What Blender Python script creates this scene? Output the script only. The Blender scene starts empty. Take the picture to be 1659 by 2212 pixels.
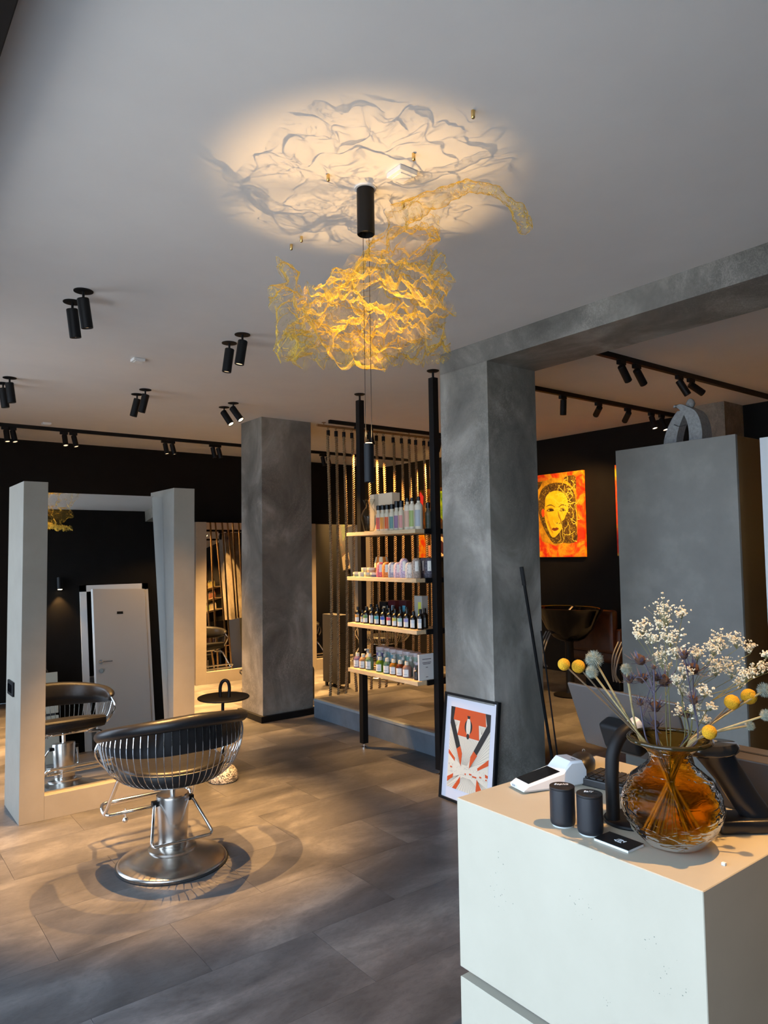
import bpy, bmesh, math, random
from mathutils import Vector, Matrix, noise, Quaternion
S = bpy.context.scene
COL = S.collection
PI = math.pi
random.seed(7)

# ------------------------------------------------------------------ camera
f_px, pitch, roll, yaw = 1534.0, 0.0576917673, -0.0146636779, 0.654534222
Fv = Vector((math.sin(yaw)*math.cos(pitch), math.cos(yaw)*math.cos(pitch), math.sin(pitch)))
R0 = Vector((math.cos(yaw), -math.sin(yaw), 0)); U0 = R0.cross(Fv)
Rv = math.cos(roll)*R0 + math.sin(roll)*U0; Uv = -math.sin(roll)*R0 + math.cos(roll)*U0
cd = bpy.data.cameras.new('camera'); cam = bpy.data.objects.new('camera', cd); COL.objects.link(cam)
cd.sensor_fit = 'HORIZONTAL'; cd.sensor_width = 36.0; cd.lens = f_px/1659*36.0
cd.clip_start = 0.02; cd.clip_end = 100
m = Matrix((Rv, Uv, -Fv)).transposed().to_4x4(); m.translation = Vector((0, 0, 1.55))
cam.matrix_world = m; S.camera = cam

# ------------------------------------------------------------------ world, exposure
S.view_settings.view_transform = 'Standard'; S.view_settings.look = 'None'
S.view_settings.gamma = 1.0; S.view_settings.use_curve_mapping = False
S.view_settings.exposure = 0.0
W = bpy.data.worlds.new('world'); S.world = W; W.use_nodes = True
bgn = W.node_tree.nodes['Background']; bgn.inputs[0].default_value = (0.58, 0.76, 1.0, 1); bgn.inputs[1].default_value = 6.6
cy = S.cycles
cy.max_bounces = 9; cy.diffuse_bounces = 4; cy.glossy_bounces = 5; cy.transmission_bounces = 8; cy.transparent_max_bounces = 24
cy.sample_clamp_indirect = 4.0; cy.caustics_reflective = False; cy.blur_glossy = 0.3
sn = bpy.data.lights.new('sun', 'SUN'); sn.energy = 30.0; sn.angle = math.radians(1.0); sn.color = (1, .93, .84)
so_ = bpy.data.objects.new('sun', sn); COL.objects.link(so_); so_.rotation_euler = (0, math.radians(38), math.radians(20))   # high, from behind the building: lights only the paving outside
LAMP = 6.0      # master level of the warm lamps
CZ = 2.86       # ceiling height

# ------------------------------------------------------------------ helpers
def lin(c):
    return tuple((x/12.92 if x <= .04045 else ((x+.055)/1.055)**2.4) for x in c)
def hx(h):
    h = h.lstrip('#'); return lin(tuple(int(h[i:i+2], 16)/255 for i in (0, 2, 4)))
MATS = {}
def mat(name, col=(.5, .5, .5), rough=.5, metal=0., **k):
    if name in MATS: return MATS[name]
    m = bpy.data.materials.new(name); m.use_nodes = True; MATS[name] = m
    b = m.node_tree.nodes['Principled BSDF']
    if isinstance(col, str): col = hx(col)
    b.inputs['Base Color'].default_value = (*col[:3], 1)
    b.inputs['Roughness'].default_value = rough; b.inputs['Metallic'].default_value = metal
    for kk, v in k.items():
        n = kk.replace('_', ' ')
        b.inputs[n].default_value = v
    return m
def nodes(m): return m.node_tree.nodes, m.node_tree.links, m.node_tree.nodes['Principled BSDF']
def tex_coord(m, scale=(1, 1, 1), obj=False):
    N, L, b = nodes(m)
    mp = N.new('ShaderNodeMapping'); mp.inputs['Scale'].default_value = scale
    if obj:
        tc = N.new('ShaderNodeTexCoord'); L.new(tc.outputs['Object'], mp.inputs['Vector'])
    else:
        g = N.new('ShaderNodeNewGeometry'); L.new(g.outputs['Position'], mp.inputs['Vector'])
    return mp.outputs[0]
def noise_ramp(m, vec, scale, stops, detail=6, rough=.6, dist=0.):
    N, L, b = nodes(m)
    n = N.new('ShaderNodeTexNoise'); n.inputs['Scale'].default_value = scale; n.inputs['Detail'].default_value = detail
    n.inputs['Roughness'].default_value = rough; n.inputs['Distortion'].default_value = dist
    L.new(vec, n.inputs['Vector'])
    r = N.new('ShaderNodeValToRGB'); el = r.color_ramp.elements
    while len(el) < len(stops): el.new(.5)
    for e, (p, c) in zip(el, stops):
        e.position = p; c = hx(c) if isinstance(c, str) else c; e.color = (*c[:3], 1)
    L.new(n.outputs[0], r.inputs[0]); return r.outputs[0], n.outputs[0]
def mixc(m, a, b_, fac, mode='MIX'):
    N, L, _ = nodes(m)
    x = N.new('ShaderNodeMix'); x.data_type = 'RGBA'; x.blend_type = mode
    if isinstance(fac, (int, float)): x.inputs[0].default_value = fac
    else: L.new(fac, x.inputs[0])
    for s, v in ((x.inputs[6], a), (x.inputs[7], b_)):
        if isinstance(v, tuple): s.default_value = (*v[:3], 1)
        else: L.new(v, s)
    return x.outputs[2]
def bump(m, h, strength=.2, dist=.01):
    N, L, b = nodes(m)
    bp = N.new('ShaderNodeBump'); bp.inputs['Strength'].default_value = strength; bp.inputs['Distance'].default_value = dist
    L.new(h, bp.inputs['Height']); L.new(bp.outputs[0], b.inputs['Normal'])
def noisy(name, stops, scale, rough=.5, metal=0., bstr=0., stretch=(1, 1, 1), obj=False, dist=0., detail=6):
    if name in MATS: return MATS[name]
    m = mat(name, (.5, .5, .5), rough, metal); v = tex_coord(m, stretch, obj)
    c, h = noise_ramp(m, v, scale, stops, dist=dist, detail=detail)
    m.node_tree.links.new(c, m.node_tree.nodes['Principled BSDF'].inputs['Base Color'])
    if bstr: bump(m, h, bstr)
    return m
def emis(name, col, s):
    m = mat(name, (0, 0, 0)); b = nodes(m)[2]
    b.inputs['Emission Color'].default_value = (*col, 1); b.inputs['Emission Strength'].default_value = s
    return m

def box(bm, x0, y0, z0, x1, y1, z1):
    vs = [bm.verts.new((x, y, z)) for x in (x0, x1) for y in (y0, y1) for z in (z0, z1)]
    for q in ((0, 1, 3, 2), (4, 6, 7, 5), (0, 4, 5, 1), (2, 3, 7, 6), (0, 2, 6, 4), (1, 5, 7, 3)):
        bm.faces.new([vs[i] for i in q])
    return vs
def BX(x0, y0, z0, x1, y1, z1, bev=0., seg=2):
    bm = bmesh.new(); box(bm, x0, y0, z0, x1, y1, z1)
    if bev: bmesh.ops.bevel(bm, geom=bm.edges[:], offset=bev, segments=seg, affect='EDGES', profile=.6)
    return bm
def lathe(prof, n=32, c=(0, 0, 0), bm=None, sx=1, sy=1):
    bm = bm or bmesh.new(); rings = []
    for r, z in prof:
        if r < 1e-5: rings.append([bm.verts.new((c[0], c[1], c[2]+z))])
        else: rings.append([bm.verts.new((c[0]+r*sx*math.cos(2*PI*i/n), c[1]+r*sy*math.sin(2*PI*i/n), c[2]+z)) for i in range(n)])
    for a, b in zip(rings, rings[1:]):
        if len(a) == 1 and len(b) == 1: continue
        for i in range(n):
            j = (i+1) % n
            if len(a) == 1: bm.faces.new((a[0], b[j], b[i]))
            elif len(b) == 1: bm.faces.new((a[i], a[j], b[0]))
            else: bm.faces.new((a[i], a[j], b[j], b[i]))
    return bm
def cyl(r, z0, z1, n=24, c=(0, 0, 0), bm=None): return lathe([(0, z0), (r, z0), (r, z1), (0, z1)], n, c, bm)
def tube(pts, r, n=8, closed=False, bm=None, caps=True):
    bm = bm or bmesh.new(); P = [Vector(p) for p in pts]; N = len(P); rings = []
    rad = r if isinstance(r, (list, tuple)) else [r]*N
    up = None
    for i in range(N):
        if closed: t = (P[(i+1) % N]-P[i-1]).normalized()
        else: t = (P[min(i+1, N-1)]-P[max(i-1, 0)]).normalized()
        if up is None:
            up = Vector((0, 0, 1)) if abs(t.z) < .9 else Vector((1, 0, 0))
        up = (up-t*up.dot(t)).normalized(); s = t.cross(up)
        rings.append([bm.verts.new(P[i]+(up*math.cos(2*PI*k/n)+s*math.sin(2*PI*k/n))*rad[i]) for k in range(n)])
    rng = range(N) if closed else range(N-1)
    for i in rng:
        a, b = rings[i], rings[(i+1) % N]
        for k in range(n): bm.faces.new((a[k], a[(k+1) % n], b[(k+1) % n], b[k]))
    if not closed and caps:
        bm.faces.new(rings[0]); bm.faces.new(rings[-1][::-1])
    return bm
def spline(pts, n=8, closed=False):
    P = [Vector(p) for p in pts]; out = []; N = len(P)
    for i in range(N if closed else N-1):
        if closed: a, b, c, d = P[i-1], P[i], P[(i+1) % N], P[(i+2) % N]
        else: a, b, c, d = P[max(i-1, 0)], P[i], P[i+1], P[min(i+2, N-1)]
        for k in range(n):
            t = k/n
            out.append(.5*((2*b)+(c-a)*t+(2*a-5*b+4*c-d)*t*t+(3*b-a-3*c+d)*t**3))
    if not closed: out.append(P[-1])
    return out
def round_path(pts, rad, n=5, closed=False):
    P = [Vector(p) for p in pts]; out = []; N = len(P)
    for i in range(N):
        if not closed and i in (0, N-1): out.append(P[i]); continue
        a, b, c = P[i-1], P[i], P[(i+1) % N]
        u = (a-b); v = (c-b); r1 = min(rad, u.length*.45); r2 = min(rad, v.length*.45)
        s, e = b+u.normalized()*r1, b+v.normalized()*r2
        for k in range(n+1):
            t = k/n; out.append((1-t)**2*s+2*t*(1-t)*b+t*t*e)
    return out
def prism(poly, z0, z1, bm=None):      # xy polygon extruded in z
    bm = bm or bmesh.new()
    a = [bm.verts.new((x, y, z0)) for x, y in poly]; b = [bm.verts.new((x, y, z1)) for x, y in poly]; n = len(poly)
    bm.faces.new(a[::-1]); bm.faces.new(b)
    for i in range(n): bm.faces.new((a[i], a[(i+1) % n], b[(i+1) % n], b[i]))
    return bm
def me_of(name, bm, mt, smooth=False, angle=None):
    bmesh.ops.recalc_face_normals(bm, faces=bm.faces[:])
    me = bpy.data.meshes.new(name); bm.to_mesh(me); bm.free()
    for x in (mt if isinstance(mt, (list, tuple)) else [mt]): me.materials.append(x)
    if smooth:
        for p in me.polygons: p.use_smooth = True
        if angle:
            try: me.set_sharp_from_angle(angle=math.radians(angle))
            except Exception: pass
    return me
def obj(name, bm, mt, parent=None, smooth=False, loc=None, rot=None, label=None, angle=40):
    me = bm if isinstance(bm, bpy.types.Mesh) else me_of(name, bm, mt, smooth, angle)
    o = bpy.data.objects.new(name, me); COL.objects.link(o)
    if parent: o.parent = parent
    if loc is not None: o.location = loc
    if rot is not None: o.rotation_euler = rot
    if label: o['label'] = label
    return o
def thing(name, label, cat, loc=(0, 0, 0), rotz=0, group=None):
    o = bpy.data.objects.new(name, None); COL.objects.link(o); o.empty_display_size = .05
    o.location = loc; o.rotation_euler = (0, 0, rotz); o['label'] = label; o['category'] = cat
    if group: o['group'] = group
    return o
def tag(o, label, cat, group=None):
    o['label'] = label; o['category'] = cat
    if group: o['group'] = group
    return o
def struct(name, bm, mt, smooth=False, label=None, parent=None):
    o = obj(name, bm, mt, parent, smooth)
    if not parent: o['kind'] = 'structure'
    if label: o['label'] = label
    return o
def copy_tree(o, label, loc, rotz=None, group=None):
    r = o.copy(); COL.objects.link(r); r.location = loc
    if rotz is not None: r.rotation_euler = (0, 0, rotz)
    r['label'] = label
    if group: r['group'] = group
    def rec(a, b):
        for ch in list(a.children):
            c = ch.copy(); COL.objects.link(c); c.parent = b; c.matrix_parent_inverse = ch.matrix_parent_inverse.copy(); rec(ch, c)
    rec(o, r); return r
def text(name, s, size, mt, parent, loc, rot, depth=.0004, shear=0., align='CENTER'):
    cu = bpy.data.curves.new('t', 'FONT'); cu.body = s; cu.size = size; cu.extrude = depth; cu.shear = shear
    cu.align_x = align; cu.align_y = 'CENTER'
    t = bpy.data.objects.new('t', cu); COL.objects.link(t)
    me = bpy.data.meshes.new_from_object(t.evaluated_get(bpy.context.evaluated_depsgraph_get()))
    bpy.data.objects.remove(t); me.materials.clear(); me.materials.append(mt)
    o = bpy.data.objects.new(name, me); COL.objects.link(o); o.parent = parent; o.location = loc; o.rotation_euler = rot
    return o
def spot(parent, loc, aim, power, cone, blend=.6, rad=.02, col=(1, .54, .175)):
    L = bpy.data.lights.new('lamp_light', 'SPOT'); L.energy = power*LAMP; L.spot_size = math.radians(cone); L.spot_blend = blend
    L.shadow_soft_size = rad; L.color = col
    o = bpy.data.objects.new('lamp_light', L); COL.objects.link(o)
    o.rotation_mode = 'QUATERNION'; o.rotation_quaternion = Vector(aim).normalized().to_track_quat('-Z', 'Y')
    o.location = loc; o.parent = parent
    return o

# ------------------------------------------------------------------ materials
WARM = (1.0, .60, .27)
ceil_m = noisy('ceiling_paint', [(.3, (.63, .62, .615)), (.7, (.67, .66, .65))], 3, .75, bstr=.03)
black_w = noisy('black_wall_paint', [(.3, (.0050, .0044, .0040)), (.7, (.0075, .0066, .0060))], 5, .7)
black_w.node_tree.nodes['Principled BSDF'].inputs['Specular IOR Level'].default_value = .15
def concrete(name, dark, mid, light, sc=2.2):
    m = mat(name, (.3, .3, .3), .62); v = tex_coord(m, (1, 1, .7))
    c1, h1 = noise_ramp(m, v, sc, [(.32, dark), (.5, mid), (.68, light)], 8, .62, .6)
    c2, h2 = noise_ramp(m, v, 38, [(.40, (1, 1, 1)), (.50, (.62, .62, .62)), (.56, (1, 1, 1))], 5, .7, 1.6)
    c3, h3 = noise_ramp(m, v, 1.7, [(.45, (0, 0, 0)), (.62, (1, 1, 1))], 3, .5)
    sp = mixc(m, (1., 1., 1.), c2, c3)
    c = mixc(m, c1, sp, 1.0, 'MULTIPLY')
    m.node_tree.links.new(c, nodes(m)[2].inputs['Base Color']); bump(m, h2, .12, .004); return m
conc = concrete('concrete_plaster', '#57554f', '#76736c', '#a09c94')
conc2 = concrete('concrete_rough', '#6e665a', '#877d6e', '#a59b8b', 5)
def vinyl(name):
    m = mat(name, (.2, .2, .2), .36); N, L, b = nodes(m)
    g = N.new('ShaderNodeNewGeometry'); oi = N.new('ShaderNodeObjectInfo')
    ad = N.new('ShaderNodeVectorMath'); ad.operation = 'MULTIPLY_ADD'
    cb = N.new('ShaderNodeCombineXYZ'); L.new(oi.outputs['Random'], cb.inputs[0]); L.new(oi.outputs['Random'], cb.inputs[1])
    ad.inputs[1].default_value = (31, 17, 0); L.new(cb.outputs[0], ad.inputs[0]); L.new(g.outputs['Position'], ad.inputs[2])
    mp = N.new('ShaderNodeMapping'); mp.inputs['Scale'].default_value = (1, 2.0, 1); L.new(ad.outputs[0], mp.inputs[0]); v = mp.outputs[0]
    c1, h1 = noise_ramp(m, v, 1.6, [(.34, '#444344'), (.52, '#5e5c5c'), (.68, '#7e7b79')], 9, .62, .5)
    c2, h2 = noise_ramp(m, v, 26, [(.36, (.78, .78, .78)), (.5, (1, 1, 1)), (.66, (1.12, 1.12, 1.12))], 7, .72, .8)
    c = mixc(m, c1, c2, .8, 'MULTIPLY')
    mr = N.new('ShaderNodeMapRange'); mr.inputs[3].default_value = .82; mr.inputs[4].default_value = 1.16
    L.new(oi.outputs['Random'], mr.inputs[0])
    c = mixc(m, c, mr.outputs[0], 1.0, 'MULTIPLY')
    L.new(c, b.inputs['Base Color']); bump(m, h2, .06, .003)
    return m
vin = vinyl('vinyl_tile')
grout = mat('seam_dark', (.055, .052, .05), .8)
counter_m = mat('counter_coating', (.5, .5, .45), .5); _v = tex_coord(counter_m)
_c, _h = noise_ramp(counter_m, _v, 4, [(.3, '#b2aa97'), (.7, '#bab29f')], 6)
nodes(counter_m)[1].new(_c, nodes(counter_m)[2].inputs['Base Color'])
frame_m = noisy('mirror_frame_coating', [(.3, '#8d8578'), (.7, '#958d80')], 6, .55)
cab_m = noisy('cabinet_front_coating', [(.3, '#74716a'), (.5, '#7c7972'), (.72, '#8c8981')], 3.2, .5, detail=9)
brown_glow_m = mat('cabinet_side_brown_glow', (.20, .105, .035), .5)  # warm lamp glow on the cabinet side is mixed into this brown
step_m = noisy('step_riser_coating', [(.3, '#57616b'), (.7, '#69737c')], 7, .5)
mirror_m = mat('mirror_glass', (.86, .87, .86), 0.0, 1.0)
blk = mat('black_powdercoat', (.006, .006, .0065), .5, Specular_IOR_Level=.2)
blk_gl = mat('black_gloss', (.004, .004, .005), .08, Specular_IOR_Level=.2)
leather = noisy('black_leather', [(.3, (.010, .010, .011)), (.7, (.012, .011, .011))], 40, .34, bstr=.1)
leather.node_tree.nodes['Principled BSDF'].inputs['Specular IOR Level'].default_value = .28
chrome = mat('chrome', (.82, .80, .78), .08, 1.0)
steel = mat('brushed_steel', (.56, .52, .47), .24, 1.0); nodes(steel)[2].inputs['Anisotropic'].default_value = .5
white = mat('white_paint', (.75, .75, .74), .45)
wood = noisy('pale_oak', [(.3, '#c8ad86'), (.7, '#dcc6a2')], 12, .5, stretch=(8, 1, 8))
dowel = noisy('wood_dowel', [(.3, '#7a5632'), (.7, '#96704a')], 20, .5)
brass = mat('brass', (.75, .52, .2), .25, 1.0)
lens = emis('lamp_lens', (1.0, .72, .42), 14.0)
lens_dim = emis('lamp_lens_dim', (1.0, .7, .4), 2.0)
rubber = mat('rubber', (.012, .012, .012), .8)

# ------------------------------------------------------------------ structure
XR, YB, YF, XW, YD = 6.58, 8.62, -.55, -.42, .62     # YD: face of the black wall with the door
# floors with individual tiles
fl = struct('floor', BX(XW, YF-1.2, -.06, XR+.02, YB, -.004), grout, label='floor of large grey stone-look vinyl tiles')
def tiles(parent, x0, x1, y0, y1, z, skip=None):
    ty, tx = .4375, .87; k0 = math.floor((y0-2.1475)/ty); cache = {}
    k = k0
    while True:
        ya = 2.1475+k*ty; yb = ya+ty; k += 1
        if ya >= y1: break
        a, b = max(ya, y0), min(yb, y1)
        off = .71+(.435 if (k-1) % 2 else 0.)
        n = math.floor((x0-off)/tx)
        while True:
            xa = off+n*tx; xb = xa+tx; n += 1
            if xa >= x1: break
            c, d = max(xa, x0), min(xb, x1)
            if d-c < .02 or b-a < .02: continue
            if skip and skip(c, d, a, b): continue
            w, h = round(d-c, 3), round(b-a, 3)
            if (w, h) not in cache:
                bm = bmesh.new(); g = .0007
                box(bm, g, g, -.0035, w-g, h-g, 0)
                cache[(w, h)] = me_of('floor_tile', bm, vin)
            o = bpy.data.objects.new('floor_tile', cache[(w, h)]); COL.objects.link(o); o.location = (c, a, z); o.parent = parent
tiles(fl, XW, XR, YF, YB, 0, lambda c, d, a, b: c > 3.66 and b < 5.84)
PLZ, PLX, PLY = .172, 3.63, 5.87
pf = struct('floor_platform', BX(PLX, YD, 0, XR, PLY, PLZ-.004), step_m, label='raised floor platform with a grey-blue step front')
struct('step_nosing', BX(PLX-.003, YD+.002, PLZ-.02, PLX+.035, PLY+.003, PLZ+.002, .002), noisy('nosing', [(.3, '#7d868c'), (.7, '#8c959a')], 6, .45), parent=pf)
tiles(pf, PLX+.036, XR, YD, PLY, PLZ)
struct('ceiling', BX(XW-.3, YF-.02, CZ, XR+.12, YB+.12, CZ+.1), ceil_m, label='smooth white ceiling')
struct('wall_back', BX(XW, YB, 0, XR+.12, YB+.12, CZ), black_w, label='matt black back wall')
struct('wall_right', BX(XR, YF-.02, 0, XR+.12, YB, CZ), black_w, label='matt black right wall hung with paintings')
DX0, DX1, DZ = 2.355, 3.065, 1.865
bm = bmesh.new(); box(bm, 1.88, YD-.12, 0, DX0, YD, CZ); box(bm, DX1, YD-.12, 0, XR+.12, YD, CZ); box(bm, DX0, YD-.12, DZ, DX1, YD, CZ)
box(bm, 1.88, YF-.12, 0, 2.0, YD-.12, CZ); box(bm, XW, YF-.12, 0, 1.88, YF, CZ)
struct('wall_front', bm, black_w, label='matt black wall behind the camera with the white door')
bm = bmesh.new(); box(bm, XW-.1, 6.2, 0, XW, YB+.12, CZ); box(bm, XW-.1, YF-.12, 2.66, XW, 6.2, CZ); box(bm, XW-.1, 3.05, 0, XW, 4.35, 2.66)
struct('wall_left', bm, black_w)
wn = bmesh.new()
for y in (YF, 1.2, 3.0, 4.35, 6.15): box(wn, XW-.08, y, 0, XW-.02, y+.05, 2.66)
box(wn, XW-.08, YF, 2.6, XW-.02, 6.2, 2.66); box(wn, XW-.08, YF, 0, XW-.02, 6.2, .06)
struct('window_1', wn, blk, label='black window frames of the shop front')
gm = bmesh.new(); box(gm, -14, -12, -.25, XW-.1, 16, -.12)
struct('ground_outside', gm, noisy('paving', [(.3, (.30, .29, .27)), (.7, (.40, .39, .37))], 2, .8))
# beam, pillars
bm = bmesh.new(); box(bm, 3.14, YD, 2.723, 3.585, 3.46, CZ+.01)
struct('ceiling_beam', bm, conc, label='grey plastered concrete beam')
bm = bmesh.new(); box(bm, 3.14, 3.03, 0, 3.585, 3.46, 2.724)
struct('pillar', bm, concrete('concrete_pillar_lit', '#65635d', '#86837b', '#b3aea5'), label='wide concrete pillar that carries the beam')  # paler copy of the concrete: light falling on the pillar put into its colour
cl = struct('column', BX(3.155, 6.0, 0, 3.70, 6.43, CZ+.01), conc, label='free-standing concrete column with a black plinth')
struct('column_plinth', BX(3.122, 5.968, 0, 3.735, 6.465, .058, .003), blk, parent=cl)
bm = bmesh.new(); box(bm, 6.236, 3.12, PLZ, 6.579, 3.42, CZ+.005)
struct('pillar_right', bm, conc2, label='short rough concrete pillar at the right wall')

# ------------------------------------------------------------------ door with closet (seen in the big mirror)
dr = struct('door_1', bm := (lambda b: (box(b, DX0-.055, YD, 0, DX0+.02, YD+.02, DZ+.055), box(b, DX1-.02, YD, 0, DX1+.055, YD+.02, DZ+.055), box(b, DX0-.055, YD, DZ-.02, DX1+.055, YD+.02, DZ+.055), b)[-1])(bmesh.new()), white, label='white door standing ajar, seen in the mirror')
leafp = bpy.data.objects.new('door_leaf_hinge', None)
lm = obj('door_leaf', BX(-.705, -.02, .01, 0, .02, DZ-.02, .003), mat('door_white', (.62, .6, .57), .4), dr, loc=(DX1-.01, YD+.045, 0), rot=(0, 0, math.radians(-16)))
hb = bmesh.new()
tube(round_path([(-.64, .02, .99), (-.64, .065, .99), (-.52, .065, .99)], .015), .009, 8, bm=hb)
hb2 = lathe([(0, 0), (.026, 0), (.026, .008), (0, .008)], 20, bm=bmesh.new())
bmesh.ops.rotate(hb2, verts=hb2.verts, cent=(0, 0, 0), matrix=Matrix.Rotation(-PI/2, 3, 'X')); bmesh.ops.translate(hb2, verts=hb2.verts, vec=(-.64, .02, .99))
obj('door_handle', hb, chrome, lm, smooth=True); obj('handle_rose', hb2, chrome, lm)
hb3 = lathe([(0, 0), (.026, 0), (.026, .008), (0, .008)], 20, bm=bmesh.new())
bmesh.ops.rotate(hb3, verts=hb3.verts, cent=(0, 0, 0), matrix=Matrix.Rotation(-PI/2, 3, 'X')); bmesh.ops.translate(hb3, verts=hb3.verts, vec=(-.64, .02, .89))
obj('lock_plate', hb3, chrome, lm)
obj('door_sign', BX(-.40, .02, 1.54, -.32, .024, 1.57), blk, lm)
cb = bmesh.new(); box(cb, 2.04, YD-1.2, 0, 2.08, YD-.12, 2.4); box(cb, 3.6, YD-1.2, 0, 3.64, YD-.12, 2.4); box(cb, 2.04, YD-1.24, 0, 3.64, YD-1.2, 2.4); box(cb, 2.04, YD-1.24, 2.4, 3.64, YD-.12, 2.44)
struct('wall_closet', cb, mat('closet_paint', (.10, .11, .11), .7))
wm = thing('washing_machine', 'white washing machine in the dark closet behind the door, seen in the mirror', 'washing machine', (2.48, -.05, 0))
obj('body', BX(-.3, -.19, 0, .3, .3, .85, .01), white, wm)
dd = lathe([(0, .02), (.13, .02), (.15, .045), (.18, .045), (.18, 0), (0, 0)], 32); bmesh.ops.rotate(dd, verts=dd.verts, cent=(0, 0, 0), matrix=Matrix.Rotation(-PI/2, 3, 'X')); bmesh.ops.translate(dd, verts=dd.verts, vec=(0, .302, .42))
obj('door', dd, mat('dark_glass', (.02, .025, .03), .1), wm, smooth=True)
obj('control_panel', BX(-.28, .3, .74, .28, .306, .83), mat('panel_grey', (.4, .42, .43), .4), wm)
sc = thing('wall_lamp', 'small black cylinder lamp on the black wall, seen in the mirror', 'lamp', (2.07, YD, 1.95))
obj('shade', cyl(.032, -.07, .07, 20, (0, .06, 0)), blk, sc, smooth=True); obj('bracket', BX(-.01, 0, -.01, .01, .05, .01), blk, sc)
obj('lens', cyl(.024, -.0735, -.071, 16, (0, .06, 0)), lens, sc)
spot(sc, (0, .06, -.076), (0, -.05, -1), 5, 80)

# ------------------------------------------------------------------ mirror stations
def station(label, loc, depth=.45, h=2.01, w=1.066):
    t = thing('mirror_station', label, 'mirror', loc, 0, 'mirror stations')
    for (a, b) in ((0, .136), (w-.146, w)):
        obj('post', BX(a, 0, 0, b, depth, h, .0015, 1), frame_m, t)
    obj('plinth', BX(.136, 0, 0, w-.146, depth, .141, .001, 1), frame_m, t)
    y0, y1, z0, z1 = .058, .212, .142, 1.965
    n = Vector((0, -(z1-z0), (y1-y0))).normalized()
    def slab(off0, off1, ma):
        bm = bmesh.new(); vs = []
        for x in (.137, w-.147):
            for (y, z) in ((y0, z0), (y1, z1)):
                for o in (off0, off1):
                    vs.append(bm.verts.new((x, y-n.y*o, z-n.z*o)))
        for q in ((0, 1, 3, 2), (4, 6, 7, 5), (0, 4, 5, 1), (2, 3, 7, 6), (0, 2, 6, 4), (1, 5, 7, 3)): bm.faces.new([vs[i] for i in q])
        return bm
    obj('mirror_pane', slab(0, .006, 0), mirror_m, t); obj('back_board', slab(.007, .03, 0), blk, t)
    return t
st = station('large leaning mirror between two beige posts, nearest on the left', (.864, 4.65, 0))
so = obj('power_socket', BX(-.012, .18, .712, 0, .345, .798, .003), blk, st); obj('socket_insert', BX(-.0135, .205, .73, -.012, .32, .78, .001), blk_gl, so)
station('farther leaning mirror left of the concrete column by the back wall', (3.42, 8.2, 0), .40, 1.96)
station('farthest leaning mirror right of the column, behind the ropes', (4.985, 8.2, 0), .40, 1.96)

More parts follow.
